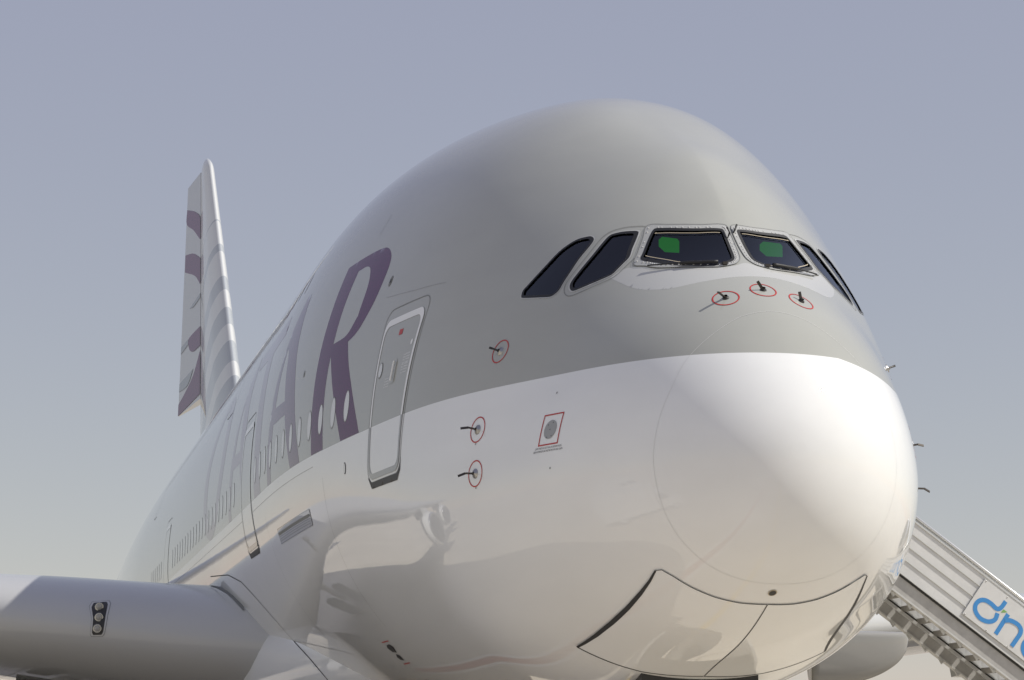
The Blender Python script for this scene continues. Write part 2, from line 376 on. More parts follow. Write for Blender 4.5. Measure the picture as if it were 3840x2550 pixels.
def mir(P): P = np.array(P, float); P[:, 1] *= -1; return P
BAY = np.array([(3.42, -.60), (6.3, -.60), (6.3, .60), (3.42, .60)])
CUT = []   # (chart, polygon) openings in the skin
w1p = smoothpoly(to2('t', W1), 3); w2p = smoothpoly(to2('s', W2), 3); w3p = smoothpoly(to2('s', W3), 3)
CUT += [('t', inset(w1p, .004)), ('t', inset(w1p, .004)*[1, -1]), ('s', inset(w2p, .010)), ('p', inset(w2p, .010)), ('s', inset(w3p, .010)), ('p', inset(w3p, .010)), ('b', BAY)]

plane = empty('airliner', (0, 0, 0))
tag(plane, 'huge grey and white double-deck airliner seen from below its nose', 'airliner')
NT = 480
def fus_grid(st, scale=0.):
    V = []; th = np.linspace(0, 2*np.pi, NT, endpoint=False); c = np.cos(th); sn = np.sin(th)
    for s in st:
        zt, zb, w, zw, pu, pl = [float(q) for q in prof(s)]
        u = sn > 0; p = np.where(u, pu, pl); h = np.where(u, zt-zw, zw-zb)
        y = w*np.sign(c)*np.abs(c)**(2/p); z = zw+h*np.sign(sn)*np.abs(sn)**(2/p)
        z = z+np.where(z-zw > .5, ridge(s, y), 0); V.append(np.c_[np.full(NT, s), y, z])
    return V
def cutmask(cen, grow=0.):
    k = np.zeros(len(cen), bool); zw = prof(cen[:, 0])[3]
    for ch, poly in CUT:
        if grow and ch != 'b': poly = inset(poly, -grow)
        lo = poly.min(0); hi = poly.max(0)
        q = to2(ch, cen)
        ok = (q[:, 0] > lo[0]) & (q[:, 0] < hi[0]) & (q[:, 1] > lo[1]) & (q[:, 1] < hi[1])
        if ch == 's': ok &= cen[:, 1] > 0
        if ch == 'p': ok &= cen[:, 1] < 0
        if ch == 't': ok &= cen[:, 2] > zw
        if ch == 'b': ok &= cen[:, 2] < zw
        i = np.where(ok)[0]
        if len(i): k[i] |= inpoly(poly, q[i])
    return k
def build_grid(st, apex, name, m, off=0., endcap=False, parent=None, grow=0.):
    V = fus_grid(st); n = len(st); X = np.vstack(V)
    if off: X = X+normals(X)*off
    i = np.arange(n-1)[:, None]; k = np.arange(NT)[None]
    Q = np.stack([i*NT+k, i*NT+(k+1) % NT, (i+1)*NT+(k+1) % NT, (i+1)*NT+k], -1).reshape(-1, 4)
    cen = X[Q].mean(1); Q = Q[~cutmask(cen, grow)]
    fs = [tuple(q) for q in Q]
    if apex:
        X = np.vstack([X, [[0, 0, ZT[0]]]]); a = len(X)-1
        fs += [(a, (k+1) % NT, k) for k in range(NT)]
    if endcap: fs.append(tuple((n-1)*NT+k for k in range(NT)))
    o = mesh(name, X, fs, m, parent, True)
    b = bmesh.new(); b.from_mesh(o.data); bmesh.ops.recalc_face_normals(b, faces=b.faces)
    b.faces.ensure_lookup_table()
    f = b.faces[len(b.faces)//2]; c = f.calc_center_median()
    if f.normal.dot(Vector((0, c.y, c.z-5))) < 0: bmesh.ops.reverse_faces(b, faces=b.faces)
    b.to_mesh(o.data); b.free()
    return o
st = np.concatenate([np.linspace(.05, math.sqrt(6), 330)**2, np.linspace(6, 17, 60)[1:], np.linspace(17, 71, 75)[1:]])
fus = build_grid(st, True, 'fuselage', 'hull', endcap=True, parent=plane)
lin = build_grid(np.linspace(1.3, 5.0, 110), False, 'cockpit_lining', 'cockpit', off=-.07, parent=plane, grow=.07)

# ------------------------------------------------------------------ cockpit windows
def windscreen(sg, lab):
    F = smoothpoly(to2('t', W1F), 3)*[1, sg]; S = w1p*[1, sg]; G = inset(S, .030)
    fr = sheet('windscreen', 't', F, 'frame', plane, .006, .05, [S], dens=True); tag(fr, lab)
    sheet('seal', 't', S, 'rubber', fr, .009, .04, [G])
    sheet('pane', 't', inset(S, .022), 'glass', fr, -.012, .05)
    # groove round the frame
    X = top(F[:, 0], F[:, 1]); strip('frame_seam', X, .007, 'softseam', fr, .010, closed=True)
    # pale bands inside the glass edge, top and bottom
    gi = inset(S, .052); X = top(gi[:, 0], gi[:, 1])
    n = len(X)
    ti = [i for i in range(n) if 4*3 <= i <= 9*3]; strip('glass_trim', X[ti], .010, 'trim', fr, .004)
    bi = [i for i in range(n) if 18*3 <= i <= 26*3]; strip('glass_trim', X[bi], .010, 'trim', fr, .004)
    # rivets
    mb = MB(); mid = (F[:, None] if False else None)
    R = inset(F, .035); R = densify(R, .075); X = snap(top(R[:, 0], R[:, 1]), .007); N = normals(X)
    for p, nn in zip(X, N):
        if random.random() < .18: continue
        mb.lathe([(0, .011), (.004, .009), (.006, .0001)], p, nn, 7)
    rv = mb.build('rivet_row', 'rivet', fr, True); rv['kind'] = 'stuff'
    # wiper
    pts = [[2.085,.925,6.816],[1.943,.771,6.807],[1.825,.621,6.80],[1.725,.467,6.792],[1.646,.294,6.789]]
    P = np.array(pts); P[:, 1] *= sg; P = snap(polyline(P, .05), .035)
    mb = MB(); mb.tube(P, [.008]*(len(P)//2)+[.02]*(len(P)-len(P)//2), 6); w = mb.build('wiper', 'rubber', plane, True)
    mb = MB(); q = Vector(snap(np.array([[1.62, .23*sg, 6.78]]), .02)[0]); mb.box(q, (.04, .05, .03)); mb.build('wiper_hinge', 'bronze', w)
    return fr
windscreen(1, 'front windscreen pane on the shaded side, green display behind it')
windscreen(-1, 'front windscreen pane on the sunlit side, reflecting blue sky')
def sidewin(poly, sg, lab, wid):
    ch = 's' if sg > 0 else 'p'
    fr = sheet('cockpit_window', ch, inset(poly, -wid), 'palegrey', plane, .004, .05, [inset(poly, .0)]); tag(fr, lab)
    sheet('seal', ch, inset(poly, .0), 'rubber', fr, .004, .05, [inset(poly, .030)])
    sheet('pane', ch, inset(poly, .012), 'glass', fr, -.012, .06)
    return fr
for sg, a in ((1, 'shaded'), (-1, 'sunlit')):
    f2 = sidewin(w2p, sg, 'second cockpit window from the nose centre, %s side' % a, .011)
    q = inset(w2p, -.055); strip('frame_seam', side(q[:, 0], q[:, 1], sg), .008, 'softseam', f2, .004, closed=True)
    sidewin(w3p, sg, 'rearmost slanted cockpit window, %s side' % a, .009)
# cockpit inside: glareshield, seats, green head-up displays
MB().box((2.5, 0, 6.45), (.8, 1.1, .25)).box((3.6, 0, 5.95), (2.0, 3.0, .1)).build('instrument_shelf', 'cockpit', plane)
bw = fus_grid([4.6])[0]; bw = bw-normals(bw)*.1; mesh('cockpit_bulkhead', bw, [tuple(range(NT))], 'cockpit', plane, False)
for y in (.55, -.55):
    mb = MB(); mb.box((3.75, y, 6.75), (.16, .52, 1.0)); mb.box((3.72, y, 7.34), (.12, .28, .22)); mb.box((3.5, y, 6.3), (.5, .5, .14)); mb.build('pilot_seat', 'seat', plane)
def hud(y0, y1, z0, z1):
    o = [(y0, z0), (y0, z1-.03), (y0*.9+y1*.1, z1), (y1*.85+y0*.15, z1+.012), (y1, z1-.02), (y1, z0+.06), (y1*.7+y0*.3, z0)]
    vs = [(2.95, y, z) for y, z in o]+[(2.965, y, z) for y, z in o]; n = len(o)
    fs = [tuple(range(n)), tuple(range(2*n-1, n-1, -1))]+[(i, (i+1) % n, n+(i+1) % n, n+i) for i in range(n)]
    h = mesh('head_up_display', vs, fs, 'hud', plane, False, True); tag(h, 'green display plate, reflection put in as glow, behind the windscreen')
    MB().bar((3.0, (y0+y1)/2, z1+.01), (3.3, (y0+y1)/2, z1+.14), .03, .03).build('arm', 'dark', h)
for a_, b_ in (((2.96, .555, 7.376), (2.96, .06, 7.392)), ((2.96, -.50, 7.385), (2.96, -.95, 7.40))): MB().bar(a_, b_, .008, .008).build('windscreen_bar', 'linewhite', plane)  # thin white bars behind the top of each windscreen
hud(.33, .56, 7.19, 7.345); hud(-.86, -.60, 7.205, 7.355)
# pale anti-glare patch under the windscreens
PATCH = np.array([[2.39,1.262],[2.198,1.19],[1.981,1.104],[1.779,.987],[1.565,.791],[1.425,.489],[1.371,.218],[1.364,-.01],[1.40,-.224],[1.438,-.411],[1.512,-.611],[1.624,-.826],[1.762,-.958],[2.005,-1.096],[2.26,-1.202],[2.37,-1.225],[2.36,-1.10],[2.30,-1.05],[2.142,-.96],[1.978,-.84],[1.841,-.695],[1.685,-.492],[1.590,-.30],[1.585,-.13],[1.63,0],[1.585,.13],[1.590,.30],[1.685,.492],[1.841,.695],[1.978,.84],[2.142,.96],[2.25,1.05],[2.33,1.13]])
sheet('antiglare_patch', 't', roundpoly(PATCH, 60), 'palegrey', plane, .0005, .03)
# vertical rods on the centre post
for pts in ([(2.03, .07, 7.16, .0), (2.05, .045, 7.2, .05), (2.12, .05, 7.27, .055)], [(2.10, -.012, 7.23, 0), (2.12, -.035, 7.26, .03), (2.17, -.065, 7.31, .06)]):
    P = [Vector(snap(np.array([p[:3]]), p[3])[0]) for p in pts]; MB().tube(P, [.005, .010, .011], 6).build('centre_post_vane', 'rubber', plane, True)

# ------------------------------------------------------------------ radome ring, nose seams
RING = np.array([(.775, 0, 6.15), (.76, .235, 6.12), (.74, .457, 6.02), (.72, .894, 5.638), (.70, 1.073, 5.319), (.705, 1.187, 5.051), (.713, 1.256, 4.747), (.717, 1.26, 4.526), (.72, 1.204, 4.247), (.735, 1.097, 3.991), (.745, .939, 3.777), (.75, .707, 3.584), (.745, .459, 3.47), (.735, .235, 3.424), (.73, 0, 3.413)])
full = np.vstack([RING, mir(RING)[-2:0:-1]])
strip('radome_seam', smoothpoly(full, 4), .0035, 'faintseam', plane, .003, .05, True)

# ------------------------------------------------------------------ nose gear doors
def gear_door(sg):
    P = [(1.052, .006), (1.075, .288), (1.09, .53), (1.10, .77), (1.11, .95), (1.14, 1.06), (1.20, 1.105), (1.36, 1.12), (1.60, 1.15), (1.95, 1.19), (2.4, 1.24), (2.84, 1.30), (3.10, 1.35), (3.27, 1.39), (3.27, 1.18), (3.28, .92), (3.29, .68), (3.26, .40), (3.22, .006)]
    p = np.array(P)*[1, sg]
    d = sheet('nose_gear_door', 'b', p, 'white', plane, .010, .09); tag(d, 'nose gear door half, %s side' % ('shaded' if sg > 0 else 'sunlit'))
    X = bottom(p[:, 0], p[:, 1])
    strip('front_gap', X[:7], .008, 'seam', d, .012); strip('side_gap', X[6:14], [.02, .045, .055, .05, .03], 'seam', d, .013); strip('rear_gap', X[13:], .022, 'seam', d, .012)
    return d
d1 = gear_door(1); gear_door(-1)
strip('centre_gap', bottom(np.linspace(1.05, 3.22, 20), np.zeros(20)), .010, 'seam', d1, .014)
th = np.linspace(0, 2*np.pi, 24, endpoint=False)
ov = sheet('nose_port', 'b', np.c_[.862+.048*np.cos(th), .008+.046*np.sin(th)], 'trim', plane, .006, .03); sheet('lens', 'b', np.c_[.862+.038*np.cos(th), .008+.036*np.sin(th)], 'dark', ov, .009, .03)
# gear bay and nose gear
mb = MB(); x0, x1, yb, z0, z1 = 3.36, 6.36, .66, 2.35, 4.1
mb.add([(x0, -yb, z1), (x1, -yb, z1), (x1, yb, z1), (x0, yb, z1), (x0, -yb, z0), (x1, -yb, z0), (x1, yb, z0), (x0, yb, z0)], [(0, 1, 2, 3), (0, 4, 5, 1), (1, 5, 6, 2), (2, 6, 7, 3), (3, 7, 4, 0)])
for k in range(6): mb.box((3.6+.45*k, 0, 3.9), (.08, 1.25, .2))
mb.build('nose_gear_bay', 'dark', plane)
ng = MB().tube([(4.75, 0, 3.7), (5.0, 0, .75)], [.16, .13], 16).tube([(4.2, -.32, 3.3), (4.95, -.05, 1.7)], .05, 10).tube([(4.2, .32, 3.3), (4.95, .05, 1.7)], .05, 10).tube([(5.0, -.55, .63), (5.0, .55, .63)], .09, 12).tube([(4.7, -.3, 2.2), (4.7, .3, 2.2)], .035, 8).build('nose_gear_leg', 'alupanel', plane, True)
def wheel(c, r, w, parent, name='wheel'):
    t = MB().lathe([(-w/2, r*.62), (-w/2, r*.82), (-w*.38, r*.96), (-w*.2, r), (w*.2, r), (w*.38, r*.96), (w/2, r*.82), (w/2, r*.62)], c, (0, 1, 0), 28).build(name, 'tyre', parent, True)
    MB().lathe([(-w*.35, .01), (-w*.35, r*.4), (-w*.46, r*.63), (w*.46, r*.63), (w*.35, r*.4), (w*.35, .01)], c, (0, 1, 0), 20).build('rim', 'alupanel', t, True)
for y in (-.38, .38): wheel((5.0, y, .63), .63, .42, plane, 'nose_wheel')
for sg in (1, -1):
    o = MB().bar((3.45, .63*sg, 2.62), (4.6, .63*sg, 2.42), .04, .06).box((4.3, .74*sg, 2.08), (1.7, .04, .72)).build('bay_side_door', 'white', plane); o['label'] = 'small bay door hanging open under the nose'
    o = MB().tube([(3.50, .5*sg, 2.68), (3.62, .62*sg, 2.3)], .022, 8).build('door_rod', 'steel', plane)

# ------------------------------------------------------------------ probes
def probe(name, base, tip, disc, ringr, width, m='bronze', kink=None, lab=None):
    B = snap(np.array([base]))[0]; N = normals(B[None])[0]; Bv = Vector(B); Nv = Vector(N)
    T = Bv+Vector(tip); mb = MB()
    if kink: K = Bv+Vector(kink); mb.tube([Bv, K], width*.5, 8); mb.bar(K, T, width*1.1, width*.5, Nv)
    else:
        d = (T-Bv).normalized(); mb.bar(Bv, T, width, width*.30, d.cross(Vector((0, 1, .3))))
    pr = mb.build(name, m, plane)
    if lab: pr['label'] = lab
    MB().lathe([(0, disc), (.010, disc*.92), (.014, disc*.4), (.03, .02)], Bv, N, 20).build('base_plate', 'steel' if kink else 'dark', pr, True)
    t1 = Nv.cross(Vector((0, 0, 1))).normalized(); t2 = Nv.cross(t1)
    P = [Bv+(t1*math.cos(a)+t2*math.sin(a))*ringr for a in np.linspace(0, 2*np.pi, 40, endpoint=False)]
    strip('red_ring', np.array([tuple(p) for p in P]), .014, 'red', pr, .004, closed=True)
probe('air_data_probe', (1.053, .402, 6.316), (-.088, .109, .041), .035, .135, .030, lab='blade probe on the nose top with the longest shadow')
probe('air_data_probe', (1.099, -.012, 6.429), (-.038, .072, .081), .035, .135, .030, lab='blade probe on the nose top centre line')
probe('air_data_probe', (1.063, -.405, 6.323), (.003, .017, .100), .035, .135, .030, lab='blade probe on the nose top, sunlit side')
for sg in (1, -1):
    probe('side_probe', (3.39, 2.237*sg, 6.08), (.045, .115*sg, .045), .05, .135, .022, 'dark', (.03, .085*sg, .034))
    probe('side_probe', (3.39, 2.479*sg, 5.209), (.03, .185*sg, .012), .055, .140, .022, 'bronze', (.0, .105*sg, .02))
    probe('side_probe', (3.33, 2.512*sg, 4.723), (.03, .185*sg, -.03), .055, .140, .022, 'bronze', (.0, .110*sg, .0))
# static port
for sg in (1, -1):
    ch = 's' if sg > 0 else 'p'
    sp_ = sheet('static_port', ch, np.c_[2.06+.098*np.cos(th), 5.05+.10*np.sin(th)], 'linegrey', plane, .004, .04)
    R = np.array([(1.905, 5.21), (2.205, 5.21), (2.205, 4.893), (1.905, 4.893)]); sheet('red_square', ch, inset(R, -.007), 'red', sp_, .004, .05, [inset(R, .007)])
    for q in ((2.03, 5.12), (2.10, 5.10), (2.06, 5.05), (2.02, 4.98), (2.09, 4.97)): sheet('pin_hole', ch, np.c_[q[0]+.006*np.cos(th[::3]), q[1]+.006*np.sin(th[::3])], 'dark', sp_, .007, .02)
def text_on(txt, s0, z0, size, m, parent, name='lettering', width=None, sg=1):
    cu = bpy.data.curves.new('t', 'FONT'); cu.body = txt; cu.size = size; cu.resolution_u = 2
    ob = bpy.data.objects.new('t', cu); COL.objects.link(ob); dg = bpy.context.evaluated_depsgraph_get(); me = ob.evaluated_get(dg).to_mesh()
    V = np.array([v.co[:] for v in me.vertices]); fs = [tuple(p.vertices) for p in me.polygons]; ob.evaluated_get(dg).to_mesh_clear(); bpy.data.objects.remove(ob)
    if width: V[:, 0] *= width/max(V[:, 0].max(), 1e-6)
    X = side(s0-V[:, 0], z0+V[:, 1], sg); X = X+normals(X)*.004
    return mesh(name, X, fs, m, parent, False)
text_on('STATIC PORTS DO NOT PLUG OR DEFORM HOLES', 2.255, 4.850, .028, 'seam', sp_, width=.42)
text_on('AREA WITHIN RED LINE MUST BE SMOOTH AND CLEAN', 2.275, 4.818, .028, 'seam', sp_, width=.46)

# ------------------------------------------------------------------ main-deck doors
def rrect(s0, s1, z0, z1, r, n=5):
    out = []
    for cx, cz, a0 in ((s1-r, z1-r, 0), (s0+r, z1-r, 90), (s0+r, z0+r, 180), (s1-r, z0+r, 270)):
        for k in range(n+1):
            a = math.radians(a0+90*k/n); out.append((cx+r*math.cos(a), cz+r*math.sin(a)))
    return np.array(out)
def clip_z(poly, zc, keep_up):
    out = []; n = len(poly)
    for i in range(n):
        a = poly[i]; b = poly[(i+1) % n]; ia = (a[1] > zc) == keep_up; ib = (b[1] > zc) == keep_up
        if ia: out.append(a)
        if ia != ib: t = (zc-a[1])/(b[1]-a[1]); out.append(a+(b-a)*t)
    return np.array(out)
def cabin_door(s0, s1, z0=5.005, z1=6.965, sg=1, lab=None, fine=True):
    ch = 's' if sg > 0 else 'p'; O = rrect(s0, s1, z0, z1, .16); I = rrect(s0+.055, s1-.055, z0+.07, z1-.085, .13)
    d = sheet('cabin_door', ch, O, 'hull', plane, .004, .12); tag(d, lab)
    for (a, b, z_, m_) in ((5.655, 9, True, 'linewhite'), (0, 5.655, False, 'linegrey')):
        o_ = clip_z(densify(O, .06), 5.655, z_); i_ = clip_z(densify(I, .06), 5.655, z_)
        # ring as a closed band: outer arc + inner arc reversed
        def openarc(p):
            k = [i for i in range(len(p)) if abs(p[i][1]-5.655) < 1e-6 and abs(p[(i+1) % len(p)][1]-5.655) < 1e-6][0]
            return np.roll(p, -(k+1), axis=0)
        oo = openarc(o_); ii = openarc(i_)
        sheet('outline', ch, np.vstack([oo, ii[::-1]]), m_, d, .008, .1, dens=False)
    G = rrect(s0-.045, s1+.045, z0-.03, z1+.14, .18); strip('seam', side(G[:, 0], G[:, 1], sg), .012, 'softseam', d, .003, closed=True)
    # scuff plate under the sill
    P = [(s0-.085, z0+.17), (s0-.05, z0-.01), (s0+.08, z0-.12), (s1-.14, z0-.105), (s1-.03, z0+.02), (s1+.05, z0+.18), (s1+.035, z0+.03), (s1-.08, z0-.02), (s0+.10, z0-.03), (s0-.01, z0+.03)]
    P = [(s0-.06, z0+.16), (s0-.05, z0+.0), (s0+.06, z0-.115), (s1-.10, z0-.105), (s1+.02, z0+.02), (s1+.06, z0+.2), (s1+.03, z0+.05), (s1-.09, z0-.03), (s0+.08, z0-.035), (s0-.02, z0+.03)]
    sheet('scuff_plate', ch, np.array(P), 'dark', d, .006, .08)
    if fine:
        e = np.c_[s0+1.08+.075*np.cos(th), z0+1.33+.10*np.sin(th)]; w = sheet('door_window', ch, e, 'softseam', d, .008, .05); sheet('pane', ch, inset(e, .012), 'pane', w, .010, .05)
        sheet('handle_recess', ch, rrect(s0+.50, s0+.70, z0+1.10, z0+1.40, .04), 'grey', d, .007, .06)
        h = MB(); p0 = Vector(side(s0+.55, z0+1.37, sg)); p1 = Vector(side(s0+.56, z0+1.13, sg)); n_ = Vector((0, sg*.03, 0)); h.tube([p0+n_, p1+n_], .012, 8); h.build('handle', 'linewhite', d)
        sheet('red_placard', ch, rrect(s0+.55, s0+.67, z0+1.70, z0+1.77, .01), 'red', d, .007, .05)
        sheet('round_vent', ch, np.c_[s0+.15+.03*np.cos(th), z0+1.54+.035*np.sin(th)], 'linewhite', d, .007, .05)
        for k, (a, b, c_) in enumerate(((.78, 1.18, .16), (.22, 1.40, .2), (.22, 1.28, .2))):
            for j in range(4): text_on('PULL HANDLE', s0+a+c_*.5, z0+b-.034*j, .026, 'linewhite', d, 'placard_text', width=c_, sg=sg)
    return d
cabin_door(5.475, 6.725, lab='front main-deck door, nearest the nose, shaded side')
cabin_door(15.55, 16.95, 4.99, 6.96, lab='second main-deck door behind the lettering', fine=False)
cabin_door(32.5, 33.8, 4.99, 6.96, lab='third main-deck door, far along the hull', fine=False)
cabin_door(15.55, 16.95, 4.99, 6.96, -1, lab='second main-deck door on the sunlit side, at the stairs', fine=False)
cabin_door(5.475, 6.725, sg=-1, lab='front main-deck door on the sunlit side', fine=False)
# ------------------------------------------------------------------ cabin windows (shades down)
def cabin_window(s, z, sg=1, a=.118, b=.208, m='softseam'):
    ch = 's' if sg > 0 else 'p'
    w = sheet('cabin_window', ch, np.c_[s+a*np.cos(th), z+b*np.sin(th)], m, plane, .002, .12)
    sheet('pane', ch, np.c_[s-.004+(a-.014)*np.cos(th), z+(b-.014)*np.sin(th)], 'pane', w, .004, .12)
for k in range(12): cabin_window(7.873+.635*k, 6.085)
for k in range(21): cabin_window(18.12+.655*k, 6.05)
for k in range(6): cabin_window(34.6+.635*k, 6.05)
for k in range(42): cabin_window(13.2+.66*k, 8.72, 1, .10, .17, 'linegrey')
for (s0, s1) in ((20.9, 22.0), (39.9, 41.0)):
    p = rrect(s0, s1, 7.85, 9.25, .14); d_ = strip('upper_door', side(p[:, 0], p[:, 1], 1), .02, 'softseam', plane, .004, closed=True); d_['label'] = 'upper-deck door outline near the top of the hull'

# ------------------------------------------------------------------ lettering QATAR
R_ = np.array([(9.62, 8.23), (8.89, 8.235), (8.226, 8.215), (7.908, 8.160), (7.665, 8.045), (7.522, 7.914), (7.470, 7.718), (7.553, 7.405), (7.80, 7.16), (8.02, 7.045), (8.30, 6.985), (8.072, 6.679), (7.743, 6.307), (7.396, 5.895), (7.215, 5.662), (8.06, 5.662), (8.32, 6.0), (8.636, 6.392), (9.045, 6.917), (9.055, 6.6), (9.03, 6.25), (9.0, 5.97), (8.945, 5.662), (9.60, 5.662), (9.66, 6.103), (9.70, 6.6), (9.70, 7.1), (9.66, 7.611)])
RI = np.array([(8.93, 8.05), (8.55, 8.04), (8.30, 7.93), (8.123, 7.675), (8.14, 7.30), (8.45, 7.10), (9.04, 7.075), (9.02, 7.5)])
def letter(nm, O, holes=(), col='burgundy'):
    o = sheet('letter', 's', roundpoly(O), col, plane, .0012, .09, [roundpoly(h) for h in holes]); o['label'] = nm
A_ = np.array([(11.95, 8.32), (12.22, 8.31), (12.62, 7.862), (12.98, 7.3), (13.16, 6.855), (13.28, 6.2), (13.31, 5.662), (12.90, 5.662), (12.80, 6.50), (11.71, 6.50), (11.40, 6.08), (11.07, 5.662), (10.36, 5.662), (10.75, 6.255), (11.20, 6.949), (11.60, 7.53)])
AI = np.array([(12.745, 6.74), (11.84, 6.72), (12.12, 7.12), (12.34, 7.46), (12.60, 7.62), (12.70, 7.2)])
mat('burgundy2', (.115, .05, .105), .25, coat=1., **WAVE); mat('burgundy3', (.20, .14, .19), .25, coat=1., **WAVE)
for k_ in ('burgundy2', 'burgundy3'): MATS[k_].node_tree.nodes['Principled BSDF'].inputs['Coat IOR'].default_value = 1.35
letter('burgundy letter R beside the front door', R_, [RI])
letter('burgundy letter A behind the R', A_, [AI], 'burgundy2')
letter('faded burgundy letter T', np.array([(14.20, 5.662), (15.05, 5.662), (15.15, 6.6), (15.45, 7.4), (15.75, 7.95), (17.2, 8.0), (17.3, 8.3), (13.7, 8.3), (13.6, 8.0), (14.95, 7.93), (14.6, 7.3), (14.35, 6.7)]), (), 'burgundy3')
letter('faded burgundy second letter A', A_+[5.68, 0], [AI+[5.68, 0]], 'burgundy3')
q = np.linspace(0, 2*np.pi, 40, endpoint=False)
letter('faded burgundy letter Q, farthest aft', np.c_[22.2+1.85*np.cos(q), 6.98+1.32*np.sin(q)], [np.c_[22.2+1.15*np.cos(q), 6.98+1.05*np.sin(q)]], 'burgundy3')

# ------------------------------------------------------------------ small hull details
def sp3(P): return np.array(P, float)
strip('skin_seam', sp3([(7.084, 2.889, 7.34), (6.048, 2.705, 7.248), (5.201, 2.501, 7.189)]), .006, 'linegrey', plane, .003)
strip('skin_seam', side(np.array([8.73, 8.72]), np.array([8.79, 8.505])), .008, 'softseam', plane, .003)
vp = sheet('vent_port', 's', np.c_[7.14+.05*np.cos(th), 7.57+.07*np.sin(th)], 'softseam', plane, .004, .05); sheet('lens', 's', np.c_[7.14+.02*np.cos(th), 7.57+.03*np.sin(th)], 'dark', vp, .007, .05)
vp = sheet('service_cap', 's', np.c_[7.838+.055*np.cos(th), 5.291+.075*np.sin(th)], 'seam', plane, .004, .05); sheet('cap', 's', np.c_[7.836+.045*np.cos(th), 5.291+.065*np.sin(th)], 'pane', vp, .008, .05)
# outlet duct aft of the door
D = rrect(10.05, 13.0, 4.79, 5.0, .03)
du = sheet('outflow_duct', 's', D, 'palegrey', plane, .006, .12); strip('seam', side(D[:, 0], D[:, 1]), .010, 'linegrey', du, .008, closed=True)
sheet('slot', 's', rrect(10.1, 12.95, 4.905, 4.945, .01), 'softseam', du, .009, .12)
for zz in (4.82, 4.85, 4.88): sheet('slat', 's', rrect(10.12, 12.95, zz, zz+.008, .003), 'linegrey', du, .010, .12)
# long cheat seam under the lettering
strip('skin_seam', side(np.linspace(9.5, 32, 60), np.full(60, 5.50)), .008, 'linegrey', plane, .003, .4)
for s_ in (9.0, 14.0, 24.5, 28.7): strip('skin_seam', side(np.full(14, s_), np.linspace(3.4, 5.3, 14)), .006, 'linegrey', plane, .003)
strip('skin_seam', sp3([(10.62, 2.738, 3.617), (9.336, 2.728, 3.63), (9.45, 2.55, 3.43), (9.572, 2.386, 3.252), (9.6, 2.1, 3.0)]), .010, 'linewhite', plane, .004)
strip('skin_seam', sp3([(13.555, 3.071, 4.089), (14.007, 2.695, 3.603), (14.489, 2.29, 3.227), (15.159, 1.847, 2.93)]), .016, 'linewhite', plane, .004)
strip('skin_seam', sp3([(16.466, 2.67, 3.603), (14.007, 2.695, 3.603)]), .008, 'linewhite', plane, .004)
def blob(name, P, m, off=.005):
    c = np.array(P); return sheet(name, 's', to2('s', c), m, plane, off, .1)
blob('belly_vent', [(9.99, 0, 3.205), (9.78, 0, 3.209), (9.70, 0, 3.171), (9.87, 0, 3.105), (10.09, 0, 3.12), (10.14, 0, 3.172)], 'dark')
blob('belly_vent', [(10.02, 0, 3.093), (9.91, 0, 3.066), (10.01, 0, 3.009), (10.20, 0, 3.024), (10.2, 0, 3.06)], 'dark')
strip('red_mark', sp3([(10.10, 2.384, 3.247), (9.61, 2.379, 3.245)]), .018, 'red', plane, .005); strip('red_mark', sp3([(10.34, 2.04, 2.974), (9.84, 2.048, 2.975)]), .018, 'red', plane, .005)
for p in ((2.131, 5.446), (1.985, 4.64), (3.383, 5.051), (3.317, 4.567)): sheet('fastener', 's', np.c_[p[0]+.012*np.cos(th[::2]), p[1]+.012*np.sin(th[::2])], 'linegrey', plane, .004, .05)
sheet('hull_lamp', 's', np.c_[10.56+.05*np.cos(th), 6.91+.05*np.sin(th)], 'lens', plane, .01, .05)

# ------------------------------------------------------------------ wings
def pchip(xk, yk, x):
    xk = np.array(xk, float); yk = np.array(yk, float); h = np.diff(xk); d = np.diff(yk)/h; m = np.zeros(len(xk)); m[1:-1] = np.where(d[1:]*d[:-1] > 0, 2*d[1:]*d[:-1]/(d[1:]+d[:-1]+1e-12), 0); m[0] = d[0]; m[-1] = d[-1]
    i = np.clip(np.searchsorted(xk, x, side='right')-1, 0, len(xk)-2); t = (x-xk[i])/h[i]
    return (2*t**3-3*t**2+1)*yk[i]+(t**3-2*t*t+t)*h[i]*m[i]+(-2*t**3+3*t*t)*yk[i+1]+(t**3-t*t)*h[i]*m[i+1]
WY = [2.2, 3.6, 6.5, 14.9, 25.7, 38.6, 39.4]; WLE = [18.75, 19.8, 22.0, 28.3, 36.4, 46.6, 48.2]; WC = [18.6, 17.6, 15.4, 10.6, 7.2, 4.2, 2.4]
WZ = [3.60, 3.72, 4.10, 5.0, 5.85, 6.9, 7.0]; WT = [2.5, 2.4, 2.12, 1.35, .85, .42, .15]
NX = 44
def wing_section(y):
    le = float(pchip(WY, WLE, np.array([y]))[0]); c = float(pchip(WY, WC, np.array([y]))[0]); z = float(pchip(WY, WZ, np.array([y]))[0]); t = float(pchip(WY, WT, np.array([y]))[0])
    b = np.linspace(0, np.pi, NX); x = (1-np.cos(b))/2
    yt = 5*(.2969*np.sqrt(x)-.126*x-.3516*x**2+.2843*x**3-.1036*x**4)*t
    cam_ = -.055*t*4*(1-x)**2*0+.25*t*np.sin(np.pi*np.minimum(x*1.2, 1))*.3-.02*c*x
    upp = np.c_[le+c*x, np.full(NX, y), z+cam_+yt]; low = np.c_[le+c*x, np.full(NX, y), z+cam_-yt*.92]
    return np.vstack([upp[::-1], low[1:-1]])
